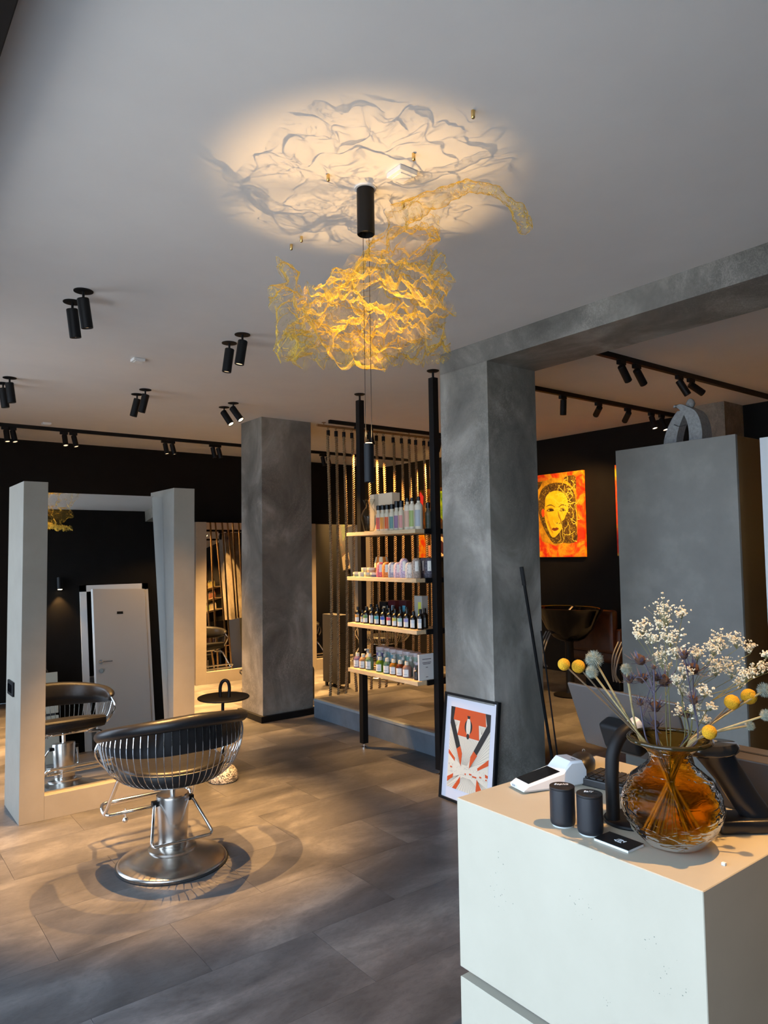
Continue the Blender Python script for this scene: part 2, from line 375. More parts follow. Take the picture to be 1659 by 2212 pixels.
# ------------------------------------------------------------------ styling chair
def make_chair(label):
    t = thing('salon_chair', label, 'chair', group='salon chairs')
    obj('base_plate', lathe([(0, 0), (.262, 0), (.27, .006), (.268, .016), (.255, .024), (.19, .045), (.118, .068), (.118, .078), (.108, .082), (.08, .09), (0, .09)], 64), steel, t, smooth=True, angle=50)
    obj('base_rubber_ring', lathe([(.262, .0), (.275, .0), (.277, .006), (.272, .013), (.262, .013)], 64), rubber, t, smooth=True)
    obj('pump_column', lathe([(0, .088), (.068, .088), (.0715, .1), (.082, .325), (.080, .337), (.074, .343), (0, .345)], 48), steel, t, smooth=True, angle=30)
    lb = bmesh.new()
    for k in range(5):
        a0 = math.radians(-62+k*6.5); a1 = math.radians(-62+(k+1)*6.5)
        vs = [lb.verts.new((.0835*math.cos(a), .0835*math.sin(a), z)) for a, z in ((a0, .312), (a1, .312), (a1, .322), (a0, .322))]; lb.faces.new(vs)
    obj('column_sticker', lb, mat('sticker', (.6, .6, .62), .4), t)
    obj('piston', cyl(.013, .34, .425, 16), chrome, t, smooth=True)
    st_ = round_path([(-.083, 0, .305), (-.10, -.02, .30), (-.155, -.165, .155), (.155, -.165, .155), (.10, -.02, .30), (.083, 0, .305)], .03)
    obj('pump_stirrup', tube(st_, .0075, 10), chrome, t, smooth=True)
    for s in (-1, 1): obj('pivot_block', BX(s*.092-.014, -.02, .293, s*.092+.014, .015, .318, .004), blk, t)
    obj('seat_plate', BX(-.13, -.12, .405, .13, .17, .425, .006), chrome, t)
    # seat cushion, D shaped
    def dshape(a, b, yf, k=28):
        pts = []
        for i in range(k+1):
            th = PI+PI*i/k
            pts.append((a*math.cos(th), b*math.sin(th)))
        pts += [(a, yf*.5), (a*.97, yf*.9), (a*.9, yf), (-a*.9, yf), (-a*.97, yf*.9), (-a, yf*.5)]
        return pts
    bm = bmesh.new(); prev = None
    for (sc_, z) in ((.86, .428), (.96, .436), (1.0, .46), (1.0, .495), (.975, .508), (.9, .515), (.5, .522), (.01, .524)):
        ring = [bm.verts.new((x*sc_, y*sc_, z)) for x, y in dshape(.255, .25, .25)]
        if prev:
            for i in range(len(ring)): bm.faces.new((prev[i], prev[(i+1) % len(ring)], ring[(i+1) % len(ring)], ring[i]))
        else: bm.faces.new(ring[::-1])
        prev = ring
    bm.faces.new(prev)
    cu = obj('seat_cushion', bm, leather, t, smooth=True, angle=60)
    obj('piping', tube([(x*1.003, y*1.003, .496) for x, y in dshape(.255, .25, .25)], .0035, 6, True), mat('piping_black', (.02, .018, .016), .4), cu, smooth=True)
    # rim of the tub back: angle 0 at the back centre
    def rim(th, out=0.):
        a = abs(th)/math.radians(112)
        x = math.sin(th)*(.350+out); y = -math.cos(th)*(.33+out)+.0
        z = .765-.125*a**1.7
        return Vector((x, y, z))
    N = 48; ths = [math.radians(-112+224*i/N) for i in range(N+1)]
    bm = bmesh.new(); prev = None                       # fat padded roll with the skirt of the pad inside
    for i, th in enumerate(ths):
        c = rim(th); a = abs(th)/math.radians(112); rad = Vector((c.x, c.y, 0)).normalized()
        fat = .034-.008*a; end = min(1, (1-a)*9+.35); fat *= end
        drop = .03+.115*max(0, 1-a**2.2)
        prof = []
        for k in range(9):                               # outer top inner arc
            an = math.radians(-60+k*30)
            prof.append((math.cos(an)*fat*1.1, math.sin(an)*fat))
        prof += [(-.040*end, -drop*.5), (-.030*end, -drop), (-.012*end, -drop-.006), (-.006*end, -drop*.85), (-.004*end, -.035)]
        ring = [bm.verts.new(c+rad*p+Vector((0, 0, q))) for p, q in prof]
        if prev:
            for k in range(len(ring)): bm.faces.new((prev[k], prev[(k+1) % len(ring)], ring[(k+1) % len(ring)], ring[k]))
        else: bm.faces.new(ring)
        prev = ring
    bm.faces.new(prev[::-1])
    obj('padded_backrest', bm, leather, t, smooth=True, angle=70)
    # wires of the cage
    NW = 37; mw = None
    for i in range(NW):
        th = math.radians(-106+212*i/(NW-1)); top = rim(th); top.z -= .018
        d = Vector((math.sin(th), -math.cos(th), 0))
        side = abs(math.sin(th))
        mid = Vector((d.x*.356, d.y*.337, .62)); low = Vector((d.x*.322, d.y*.310, .51)); l2 = Vector((d.x*.26, d.y*.262, .447)); bot = Vector((d.x*.17, d.y*.17, .418))
        obj('cage_wire', tube(spline([top, mid, low, l2, bot], 5), .0022, 5), chrome, t, smooth=True)
    obj('cage_ring', tube([(.175*math.sin(a), -.175*math.cos(a), .417) for a in [2*PI*k/40 for k in range(40)]], .005, 6, True), chrome, t, smooth=True)
    for s in (-1, 1):
        pth = round_path([rim(s*math.radians(111))+Vector((0, 0, -.01)), (s*.352, .15, .56), (s*.27, .17, .45), (s*.12, .12, .412)], .07, 6)
        obj('arm_support', tube(pth, .0085, 8), chrome, t, smooth=True)
    # footrest
    for s in (-1, 1):
        obj('footrest_leg', tube(round_path([(s*.15, .12, .40), (s*.215, .2, .40), (s*.24, .40, .165)], .03), .010, 10), chrome, t, smooth=True)
    lp = round_path([(-.245, .38, .165), (.245, .38, .165), (.245, .47, .205), (-.245, .47, .205)], .04, 5, True)
    fr = obj('footrest_bar', tube(lp, .0105, 10, True), chrome, t, smooth=True)
    kb = lathe([(0, -.016), (.011, -.012), (.016, 0), (.011, .012), (.004, .016), (.004, .06), (0, .06)], 16, (-.13, .40, .118)); obj('release_knob', kb, chrome, fr, smooth=True)
    return t
ch = make_chair('nearest black tub chair with chrome wire back, facing the big left mirror')
ch.location = (1.383, 3.612, 0); ch.rotation_euler = (0, 0, math.radians(-3))
copy_tree(ch, 'black wire tub chair half hidden behind the concrete column', (3.97, 7.2, 0), 0)
copy_tree(ch, 'black wire tub chair behind the shelves and ropes', (5.5, 7.2, 0), 0)
copy_tree(ch, 'black wire tub chair just visible left of the big mirror', (1.43, 6.12, 0), PI)

# ------------------------------------------------------------------ side table
t = thing('side_table', 'small black round side table with a loop handle on a terrazzo stone base', 'table', (2.14, 4.66, 0))
stone = mat('terrazzo', (.5, .5, .5), .45); _v = tex_coord(stone, obj=True)
_N, _L, _b = nodes(stone)
vo = _N.new('ShaderNodeTexVoronoi'); vo.inputs['Scale'].default_value = 170; vo.inputs['Randomness'].default_value = 1; _L.new(_v, vo.inputs['Vector'])
sp_ = _N.new('ShaderNodeSeparateColor'); _L.new(vo.outputs['Color'], sp_.inputs[0])
rr = _N.new('ShaderNodeValToRGB'); rr.color_ramp.interpolation = 'CONSTANT'; el = rr.color_ramp.elements; el.new(.5); el.new(.5)
for e, (p, c) in zip(el, ((0, '#34332f'), (.30, '#b9b2a6'), (.62, '#d8d3ca'), (.82, '#8d7f70'))): e.position = p; e.color = (*hx(c), 1)
_L.new(sp_.outputs[0], rr.inputs[0]); _L.new(rr.outputs[0], _b.inputs['Base Color'])
obj('stone_base', lathe([(0, 0), (.092, 0), (.101, .008), (.104, .03), (.098, .06), (.080, .088), (.05, .103), (0, .108)], 40), stone, t, smooth=True)
obj('pole', cyl(.0105, .1, .565, 16), blk, t, smooth=True)
obj('table_top', lathe([(0, .552), (.174, .552), (.178, .556), (.178, .562), (.174, .565), (0, .565)], 64, (.02, .03, 0)), blk, t)
obj('handle', tube(spline([(-.005, .024, .56), (-.008, .024, .60), (-.008, .022, .635), (.0, .012, .668), (.018, .0, .680), (.034, -.012, .668), (.042, -.016, .635), (.04, -.018, .60), (.037, -.02, .56)], 5), .0115, 10), blk, t, smooth=True)

# ------------------------------------------------------------------ ottoman, dark trolley
o = obj('ottoman', BX(3.36, 6.48, .0, 4.03, 6.85, .37, .045, 5), leather, smooth=True, angle=30); tag(o, 'black rounded leather bench block behind the concrete column', 'ottoman')
t = thing('storage_trolley', 'dark grey storage trolley standing behind the ropes', 'trolley', (4.64, 6.85, 0))
dk = mat('dark_grey_box', (.009, .009, .010), .5)
obj('body', BX(-.06, 0, .05, .09, .35, .84, .004), dk, t)
for k in range(4): obj('drawer_front', BX(-.057, -.006, .07+k*.19, .087, 0, .25+k*.19, .002), dk, t)
for a in (-.04, .07):
    for b in (.04, .3): obj('caster', cyl(.02, 0, .05, 12, (a, b, 0)), rubber, t)

# ------------------------------------------------------------------ ceiling fixtures
def fixture(name, label, cat, p, aim, kind, group, power=18, cone=62, lit=True, L=.145, r=.0285, rad=.02, bright=False):
    """p: point on the ceiling or under the track; aim: target point."""
    t = thing(name, label, cat, p, 0, group)
    if kind == 'disc':
        obj('ceiling_plate', cyl(.046, -.004, 0, 28), blk, t)
        obj('stem', cyl(.0065, -.055, -.002, 10), blk, t); piv = Vector((0, 0, -.055))
    else:
        obj('track_adapter', BX(-.045, -.014, -.028, .03, .014, 0, .003), blk, t)
        obj('stem', cyl(.006, -.05, -.02, 10), blk, t); piv = Vector((0, 0, -.05))
    d = (Vector(aim)-Vector(p)-piv).normalized()
    q = d.to_track_quat('-Z', 'Y'); M = Matrix.Translation(piv)@q.to_matrix().to_4x4()
    bm = lathe([(0, .018), (r*.9, .018), (r, .014), (r, -L+.018), (r*.93, -L+.016), (r*.86, -L+.018), (r*.80, -L+.026), (0, -L+.026)], 28)
    bm.transform(M); obj('lamp_tube', bm, blk, t, smooth=True, angle=30)
    bm = cyl(r*.78, -L+.0235, -L+.026, 20); bm.transform(M); obj('lamp_lens', bm, lens if bright else lens_dim, t)
    if lit: spot(t, M@Vector((0, 0, -L+.012)), d, power, cone, .75, rad)
    return t
g = 'twin ceiling spotlights'
DS = [  # position, aim, label
 ((.925, 3.61), (1.43, 3.86, 0), 'black ceiling spotlight of the pair nearest the camera on the left, upper right one', 108, 54),
 ((.921, 3.80), (1.36, 4.05, 0), 'black ceiling spotlight of the pair nearest the camera on the left, lower left one', 25, 54),
 ((1.874, 3.80), (1.50, 4.02, 0), 'black ceiling spotlight beside the gold lamp, upper right one of its pair', 108, 54),
 ((1.884, 4.0), (1.60, 4.3, 0), 'black ceiling spotlight beside the gold lamp, lower left one of its pair', 25, 54),
 ((.953, 5.68), (1.35, 5.75, 0), 'black ceiling spotlight at the left photo edge, right one of its pair', 50, 58),
 ((.945, 5.887), (1.35, 5.95, 0), 'black ceiling spotlight cut by the left photo edge', 50, 58),
 ((1.882, 5.512), (1.35, 5.95, 0), 'black ceiling spotlight in the middle of the ceiling, right one of its pair', 50, 58),
 ((1.882, 5.707), (1.35, 6.15, 0), 'black ceiling spotlight in the middle of the ceiling, left one of its pair', 50, 58),
 ((2.668, 5.589), (3.45, 4.25, .85), 'glowing black ceiling spotlight before the concrete column, right one of its pair', 75, 40),
 ((2.677, 5.792), (3.45, 4.5, .7), 'glowing black ceiling spotlight before the concrete column, left one of its pair', 60, 40)]
for (x, y), aim, lb, pw, cn in DS:
    fixture('ceiling_spotlight', lb, 'spotlight', (x, y, CZ), aim, 'disc', g, pw, cn, bright=x > 2.5, rad=.006)
# one over the counter, one unseen lamp added to brighten the door
fixture('ceiling_spotlight', 'black ceiling spotlight over the reception counter', 'spotlight', (1.80, .50, CZ), (1.54, 1.04, .92), 'disc', g, 30, 54, rad=.010)
fixture('ceiling_spotlight', 'unseen ceiling spotlight added to light the white door', 'spotlight', (3.85, 1.32, CZ), (2.55, .62, .9), 'disc', g, 8, 60, rad=.014)
def track(label, x0, x1, y, along='x'):
    bm = BX(x0, y-.017, CZ-.034, x1, y+.017, CZ) if along == 'x' else BX(y-.031, x0, CZ-.12, y+.031, x1, CZ)
    o = obj('light_track', bm, blk); return tag(o, label, 'track', 'black light tracks')
track('long black light track along the black back wall', .6, 6.3, 7.64)
track('short black light track above the rope curtain', 3.78, 5.75, 5.785)
track('black light track in the right room, the farther one', 3.62, 6.57, 3.70)
track('black light track in the right room, the nearer one', 3.62, 6.57, 2.775)
t = thing('ceiling_rail', 'black rail at the top left corner of the photo', 'rail', (0, 0, 0))
obj('profile', BX(.213, -.3, CZ-.12, .277, 6.1, CZ, .003), blk, t)
obj('slot_cover', BX(.222, 1.70, CZ-.126, .245, 1.76, CZ-.119, .002), mat('grey_clip', (.18, .18, .19), .4), t)
TZ = CZ-.034
g = 'track spotlights'
names = ['first', 'second', 'third', 'fourth', 'fifth', 'sixth', 'seventh', 'eighth', 'ninth', 'tenth']
for i, (x, aim, pw) in enumerate([(1.26, (1.5, 6.9, 0), 20), (1.318, (1.8, 6.8, 0), 20), (1.79, (1.9, 6.6, 0), 20), (1.88, (2.4, 6.9, 0), 20), (2.832, (3.2, 7.1, 0), 34), (2.91, (3.5, 7.2, 0), 34), (3.392, (3.9, 7.3, 0), 40), (3.46, (4.1, 7.3, 0), 40), (4.886, (5.3, 7.3, 0), 40), (4.964, (5.5, 7.2, 0), 40)]):
    fixture('track_spotlight', names[i]+' black spotlight from the left on the back wall track', 'spotlight', (x, 7.64, TZ), aim, 'track', g, pw*3.0, 70, L=.12, r=.026)
for i, (x, aim, pw) in enumerate([(4.13, (4.35, 5.96, 2.0), 7), (4.275, (4.75, 5.98, 1.5), 9), (5.225, (4.95, 5.98, 1.2), 10), (5.60, (6.58, 7.4, 1.95), 14)]):  # the last is an added, unseen lamp that lights the dark canvas
    fixture('track_spotlight', names[i]+' black spotlight from the left on the track over the ropes', 'spotlight', (x, 5.785, TZ), aim, 'track', g, pw*4.5, 72, L=.14, r=.027)
for i, (x, aim, pw) in enumerate([(4.727, (4.9, 4.0, .2), 13), (5.211, (6.58, 5.48, 1.95), 20), (5.644, (6.58, 5.0, 1.95), 34), (6.023, (5.9, 2.9, .2), 20), (6.195, (6.1, 2.8, .2), 18)]):
    fixture('track_spotlight', names[i]+' black spotlight from the left on the farther track of the right room', 'spotlight', (x, 3.70, TZ), aim, 'track', g, pw*(1.3 if i in (1, 2) else 5.5), 42 if i in (1, 2) else 60, L=.125, r=.026, bright=i > 2)
for i, (x, aim, pw) in enumerate([(4.18, (6.3, 2.9, .6), 18), (4.359, (6.5, 2.8, .6), 18), (4.905, (5.8, 1.7, .2), 18), (5.066, (6.58, 1.85, 1.6), 30)]):
    fixture('track_spotlight', names[i]+' black spotlight from the left on the nearer track of the right room', 'spotlight', (x, 2.775, TZ), aim, 'track', g, pw*5.5, 48, L=.125, r=.026)
for i, ((x, y), lb) in enumerate([((1.509, 1.837), 'white square ceiling sensor in the lamp glow'), ((1.546, 4.676), 'small white square ceiling sensor above the styling chair'), ((1.569, 7.413), 'small white square ceiling sensor near the back track')]):
    t = thing('ceiling_sensor', lb, 'sensor', (x, y, CZ), 0, 'white square ceiling sensors')
    obj('housing', BX(-.038, -.038, -.018, .038, .038, 0, .003), white, t); obj('cover', BX(-.025, -.025, -.022, .025, .025, -.018, .002), white, t)

# ------------------------------------------------------------------ gold mesh lamp
LX, LY = 1.471, 1.999
t = thing('pendant_lamp', 'black double cylinder pendant lamp hanging through the gold mesh', 'lamp', (LX, LY, CZ))
obj('ceiling_plate', cyl(.040, -.006, 0, 32), white, t)
obj('upper_cylinder', lathe([(0, -.004), (.0315, -.004), (.0315, -.17), (.029, -.172), (.029, -.150), (0, -.150)], 36), blk, t, smooth=True, angle=30)
obj('lower_cylinder', lathe([(0, -.935), (.0155, -.935), (.0155, -.925), (.0175, -.925), (.0175, -1.06), (.0155, -1.062), (.0155, -1.05), (0, -1.05)], 28), blk, t, smooth=True, angle=30)
for s in (-1, 1):
    obj('suspension_cable', tube([(s*.0105*.79, -s*.0105*.61, -.15), (s*.0105*.79, -s*.0105*.61, -.93)], .0011, 6), blk, t)
obj('lamp_lens', cyl(.012, -.924, -.9225, 16), emis('uplight_lens', WARM, 20), t)
spot(t, (0, 0, -.915), (0, 0, 1), 8.2, 69, .6, .003, (1, .61, .25))

GOLD = [[(1.182, 2.118, 2.193), (1.29, 2.123, 2.227), (1.386, 2.151, 2.268), (1.549, 2.089, 2.233), (1.703, 2.058, 2.311), (1.883, 2.022, 2.424)], [(1.225, 2.123, 2.285), (1.306, 2.149, 2.272), (1.43, 2.155, 2.337), (1.568, 2.112, 2.332), (1.738, 2.07, 2.405), (1.892, 2.052, 2.475)], [(1.265, 2.142, 2.38), (1.355, 2.162, 2.402), (1.494, 2.156, 2.428), (1.621, 2.122, 2.442), (1.765, 2.1, 2.501), (1.906, 2.092, 2.565)], [(1.316, 2.179, 2.46), (1.415, 2.192, 2.501), (1.557, 2.183, 2.538), (1.673, 2.158, 2.573), (1.805, 2.144, 2.636), (1.94, 2.141, 2.685)], [(1.374, 2.16, 2.518), (1.468, 2.176, 2.579), (1.591, 2.182, 2.636), (1.693, 2.167, 2.683), (1.80, 2.13, 2.715), (1.91, 2.11, 2.74)], [(1.407, 1.984, 2.578), (1.481, 2.015, 2.632), (1.55, 2.04, 2.69), (1.62, 2.03, 2.72), (1.70, 1.99, 2.74), (1.80, 1.98, 2.75)], [(1.511, 1.916, 2.73), (1.524, 1.906, 2.74), (1.544, 1.891, 2.75), (1.57, 1.871, 2.755), (1.602, 1.846, 2.745), (1.641, 1.817, 2.728)]]
LOBE = [[(1.261, 2.247, 2.65), (1.229, 2.208, 2.543), (1.187, 2.177, 2.441), (1.175, 2.123, 2.341), (1.129, 2.033, 2.166)], [(1.249, 2.193, 2.615), (1.233, 2.142, 2.506), (1.205, 2.101, 2.422), (1.179, 2.057, 2.324), (1.152, 1.952, 2.177)], [(1.297, 2.219, 2.597), (1.294, 2.158, 2.491), (1.275, 2.11, 2.423), (1.255, 2.062, 2.34), (1.183, 1.89, 2.19)]]
ARM = [(1.527, 1.879, 2.72), (1.576, 1.841, 2.758), (1.608, 1.766, 2.764), (1.631, 1.698, 2.775), (1.646, 1.636, 2.765), (1.68, 1.585, 2.745), (1.707, 1.539, 2.7), (1.72, 1.503, 2.643), (1.725, 1.475, 2.576)]
def cr(P, t):
    n = len(P)-1; x = min(max(t, 0), .99999)*n; i = int(x); f = x-i
    a, b, c, d = P[max(i-1, 0)], P[i], P[i+1], P[min(i+2, n)]
    return .5*((2*b)+(c-a)*f+(2*a-5*b+4*c-d)*f*f+(3*b-a-3*c+d)*f**3)
def surf(G, nu, nv, amp, sc, seed, bm, edge=.02):
    G = [[Vector(p) for p in r] for r in G]; pts = []
    for j in range(nv+1):
        v = j/nv; row = [cr([g_[k] for g_ in G], v) for k in range(len(G[0]))]
        pts.append([cr(row, i/nu) for i in range(nu+1)])
    out = []
    for j in range(nv+1):
        r = []
        for i in range(nu+1):
            p = pts[j][i]
            du = pts[j][min(i+1, nu)]-pts[j][max(i-1, 0)]; dv = pts[min(j+1, nv)][i]-pts[max(j-1, 0)][i]
            n = du.cross(dv); n = n.normalized() if n.length > 1e-9 else Vector((0, 0, 1))
            q = p*sc+Vector((seed, seed*.7, 0)); w = noise.noise_vector(q*.8)*.8
            a = noise.noise(q+w); b = noise.noise(q*2.3+w*1.5); c = noise.noise(q*5.1+w)
            h = (1-2*abs(a)*1.6)*1.0+(1-2*abs(b)*1.6)*.40+(1-2*abs(c)*1.6)*.15
            tdisp = noise.noise_vector(q*1.7+Vector((9, 3, 1)))*amp*.7
            e = min(i, nu-i, j*nu/nv, (nv-j)*nu/nv)/nu
            rag = noise.noise_vector(p*14)*edge*max(0, 1-e*14)
            r.append(bm.verts.new(p+n*h*amp+tdisp+rag))
        out.append(r)
    for j in range(nv):
        for i in range(nu): bm.faces.new((out[j][i], out[j][i+1], out[j+1][i+1], out[j+1][i]))
bm = bmesh.new()
surf(GOLD, 230, 230, .030, 8.5, 1.3, bm, .03)
surf([list(r) for r in LOBE], 120, 70, .016, 11, 5.2, bm, .02)
# rear veil: continues the sheet over the lamp so that it fills the light cone
VEIL = [[Vector((LX, LY, zz_))+R0*a_+Vector((.609, .793, 0))*b_ for a_ in aa_] for b_, zz_, aa_ in ((-.30, 2.46, (-.02, .08, .18, .27)), (-.12, 2.42, (-.20, -.04, .13, .28)), (.10, 2.37, (-.30, -.08, .12, .30)), (.31, 2.29, (-.26, -.1, .1, .30)))]
surf(VEIL, 230, 230, .026, 14, 8.8, bm, .035)
# arm: a loosely rolled strip
A = [Vector(p) for p in ARM]; NA, NR = 90, 26; prev = None
for i in range(NA+1):
    u = i/NA; c = cr(A, u); tg = (cr(A, min(u+.02, 1))-cr(A, max(u-.02, 0))).normalized()
    s1 = tg.cross(Vector((0, 0, 1))).normalized(); s2 = s1.cross(tg)
    rad = .012+.030*(1-u)**2+.012*math.exp(-((u-.92)/.08)**2); ring = []
    for k in range(NR+1):
        an = 2*PI*k/NR*.93; rr_ = rad*(1+.45*noise.noise(Vector((math.cos(an)*1.5, math.sin(an)*1.5, u*22))))
        ring.append(bm.verts.new(c+s1*math.cos(an)*rr_+s2*math.sin(an)*rr_+noise.noise_vector(c*30)*.006))
    if prev:
        for k in range(NR): bm.faces.new((prev[k], prev[k+1], ring[k+1], ring[k]))
    prev = ring
gm_ = bpy.data.materials.new('gold_mesh_fabric'); gm_.use_nodes = True; N, L = gm_.node_tree.nodes, gm_.node_tree.links
N.clear(); out = N.new('ShaderNodeOutputMaterial'); tr = N.new('ShaderNodeBsdfTransparent'); mx = N.new('ShaderNodeMixShader')
pb = N.new('ShaderNodeBsdfPrincipled'); pb.inputs['Base Color'].default_value = (.90, .60, .08, 1); pb.inputs['Metallic'].default_value = .6; pb.inputs['Roughness'].default_value = .42
tl = N.new('ShaderNodeBsdfTranslucent'); tl.inputs[0].default_value = (.92, .66, .12, 1)
mx2 = N.new('ShaderNodeMixShader'); mx2.inputs[0].default_value = .45; L.new(pb.outputs[0], mx2.inputs[1]); L.new(tl.outputs[0], mx2.inputs[2])
g_ = N.new('ShaderNodeNewGeometry'); lw = N.new('ShaderNodeLayerWeight'); lw.inputs[0].default_value = .5
nz = N.new('ShaderNodeTexNoise'); nz.inputs['Scale'].default_value = 24; nz.inputs['Detail'].default_value = 4; nz.inputs['Distortion'].default_value = 1.2; L.new(g_.outputs['Position'], nz.inputs['Vector'])
bp = N.new('ShaderNodeBump'); bp.inputs['Strength'].default_value = .9; bp.inputs['Distance'].default_value = .02; L.new(nz.outputs[0], bp.inputs['Height'])
for n_ in (pb, tl): L.new(bp.outputs[0], n_.inputs['Normal'])
pw_ = N.new('ShaderNodeMath'); pw_.operation = 'POWER'; pw_.inputs[1].default_value = 2.2; L.new(lw.outputs['Facing'], pw_.inputs[0])
# creased threads: narrow ridges of the noise carry more thread
rg = N.new('ShaderNodeValToRGB'); e_ = rg.color_ramp.elements; e_.new(.5)
for e, (p, c) in zip(e_, ((.475, 0.), (.5, .6), (.525, 0.))): e.position = p; e.color = (c, c, c, 1)
L.new(nz.outputs[0], rg.inputs[0])
n2 = N.new('ShaderNodeTexNoise'); n2.inputs['Scale'].default_value = 5; n2.inputs['Detail'].default_value = 2; L.new(g_.outputs['Position'], n2.inputs['Vector'])
r2 = N.new('ShaderNodeValToRGB'); r2.color_ramp.elements[0].position = .42; r2.color_ramp.elements[1].position = .6; L.new(n2.outputs[0], r2.inputs[0])
ml = N.new('ShaderNodeMath'); ml.operation = 'MULTIPLY'; L.new(rg.outputs[0], ml.inputs[0]); L.new(r2.outputs[0], ml.inputs[1])
ma = N.new('ShaderNodeMath'); ma.operation = 'MULTIPLY_ADD'; ma.inputs[1].default_value = 1.1; ma.inputs[2].default_value = .085; L.new(pw_.outputs[0], ma.inputs[0])
ad_ = N.new('ShaderNodeMath'); ad_.operation = 'ADD'; ad_.use_clamp = True; L.new(ma.outputs[0], ad_.inputs[0]); L.new(ml.outputs[0], ad_.inputs[1])
L.new(ad_.outputs[0], mx.inputs[0]); L.new(tr.outputs[0], mx.inputs[1]); L.new(mx2.outputs[0], mx.inputs[2]); L.new(mx.outputs[0], out.inputs[0])
o = obj('gold_mesh_sculpture', bm, gm_, smooth=True, angle=None); tag(o, 'crumpled translucent gold wire mesh floating below the ceiling around the pendant lamp', 'sculpture')
for i, (x, y) in enumerate([(1.466, 1.447), (1.469, 1.726), (1.312, 1.999), (1.64, 1.992), (1.485, 2.468), (1.489, 2.558)]):
    o = obj('ceiling_pin', lathe([(0, 0), (.006, 0), (.006, -.022), (.0045, -.024), (0, -.024)], 14, (0, 0, 0)), brass, smooth=True, loc=(x, y, CZ))
    tag(o, 'tiny brass ceiling pin, '+['topmost near the lamp glow edge', 'right above the white sensor', 'left of the black cylinder', 'right of the black cylinder', 'upper one of two at lower left glow edge', 'lower one of two at lower left glow edge'][i], 'pin', 'brass ceiling pins')

# ------------------------------------------------------------------ rope curtain
t = thing('rope_rail', 'wooden rail under the ceiling that carries the ropes', 'rail', (3.73, 5.93, 2.826))
rl = bmesh.new(); tube([(0, 0, 0), (2.2, 0, 0)], .013, 10, bm=rl); obj('dowel', rl, dowel, t, smooth=True)
for x in (.08, 1.18, 2.1):
    bm = cyl(.004, 0, .034, 8, (x, 0, 0)); cyl(.022, .03, .034, 16, (x, 0, 0), bm); obj('bracket', bm, dowel, t)
rope_m = noisy('hemp_rope', [(.3, '#6c553a'), (.7, '#977a52')], 60, .8, obj=True)
def rope_mesh(var, length):
    rnd = random.Random(var); bm = bmesh.new(); prev = None; n = 960; K = 12
    ph = rnd.uniform(0, 6); b1, b2 = rnd.uniform(-.02, .02), rnd.uniform(-.015, .015); kick = rnd.uniform(-.05, .09)
    for i in range(n+1):
        s = i/n; z = -s*length
        bend = max(0, s-.72)/.28
        cx_ = .012*math.sin(ph+s*5)+b1*s+kick*bend**2*math.sin(bend*2.0); cy_ = .01*math.sin(ph*2+s*4)+b2*s
        tw = -2*PI*(s*length)/.066
        ring = []
        for k in range(K):
            a = 2*PI*k/K; rr_ = .0125+.0038*math.cos(3*a)
            ring.append(bm.verts.new((cx_+rr_*math.cos(a+tw), cy_+rr_*math.sin(a+tw), z)))
        if prev:
            for k in range(K): bm.faces.new((prev[k], prev[(k+1) % K], ring[(k+1) % K], ring[k]))
        prev = ring
    return me_of('rope_strand', bm, rope_m, True)
# three-strand twist: lobe pattern must advance one lobe per pitch
RM = [rope_mesh(v, 2.735) for v in range(5)]
fer = me_of('ferrule', lathe([(0, .004), (.017, .004), (.018, 0), (.018, -.05), (.016, -.052), (0, -.052)], 16), blk, True, 30)
hk = me_of('hook', tube([(.0, .0135*math.sin(a), .0135*math.cos(a)+.027) for a in [2*PI*k/14 for k in range(14)]], .0022, 5, True), blk, True)
rx = [3.861, 3.955, 4.05, 4.149, 4.255, 4.361, 4.464, 4.556, 4.688, 4.803, 4.913, 5.003, 5.12, 5.202, 5.31, 5.42, 5.53, 5.64, 5.75, 5.86]
for i, x in enumerate(rx):
    t = thing('hanging_rope', ['leftmost', 'second', 'third', 'fourth', 'fifth', 'sixth', 'seventh', 'eighth', 'ninth', 'tenth', 'eleventh', 'twelfth', 'thirteenth', 'fourteenth', 'fifteenth', 'sixteenth', 'seventeenth', 'eighteenth', 'nineteenth', 'twentieth'][i]+(' thick twisted hemp rope' if i == 0 else ' thick twisted hemp rope from the left')+' of the curtain', 'rope', (x, 5.93, 2.782), 0, 'hemp ropes of the curtain')
    for nm, me in (('rope_strand', RM[i % 5]), ('ferrule', fer), ('hook', hk)):
        c = bpy.data.objects.new(nm, me); COL.objects.link(c); c.parent = t
        if nm == 'rope_strand': c.location = (0, 0, -.047)

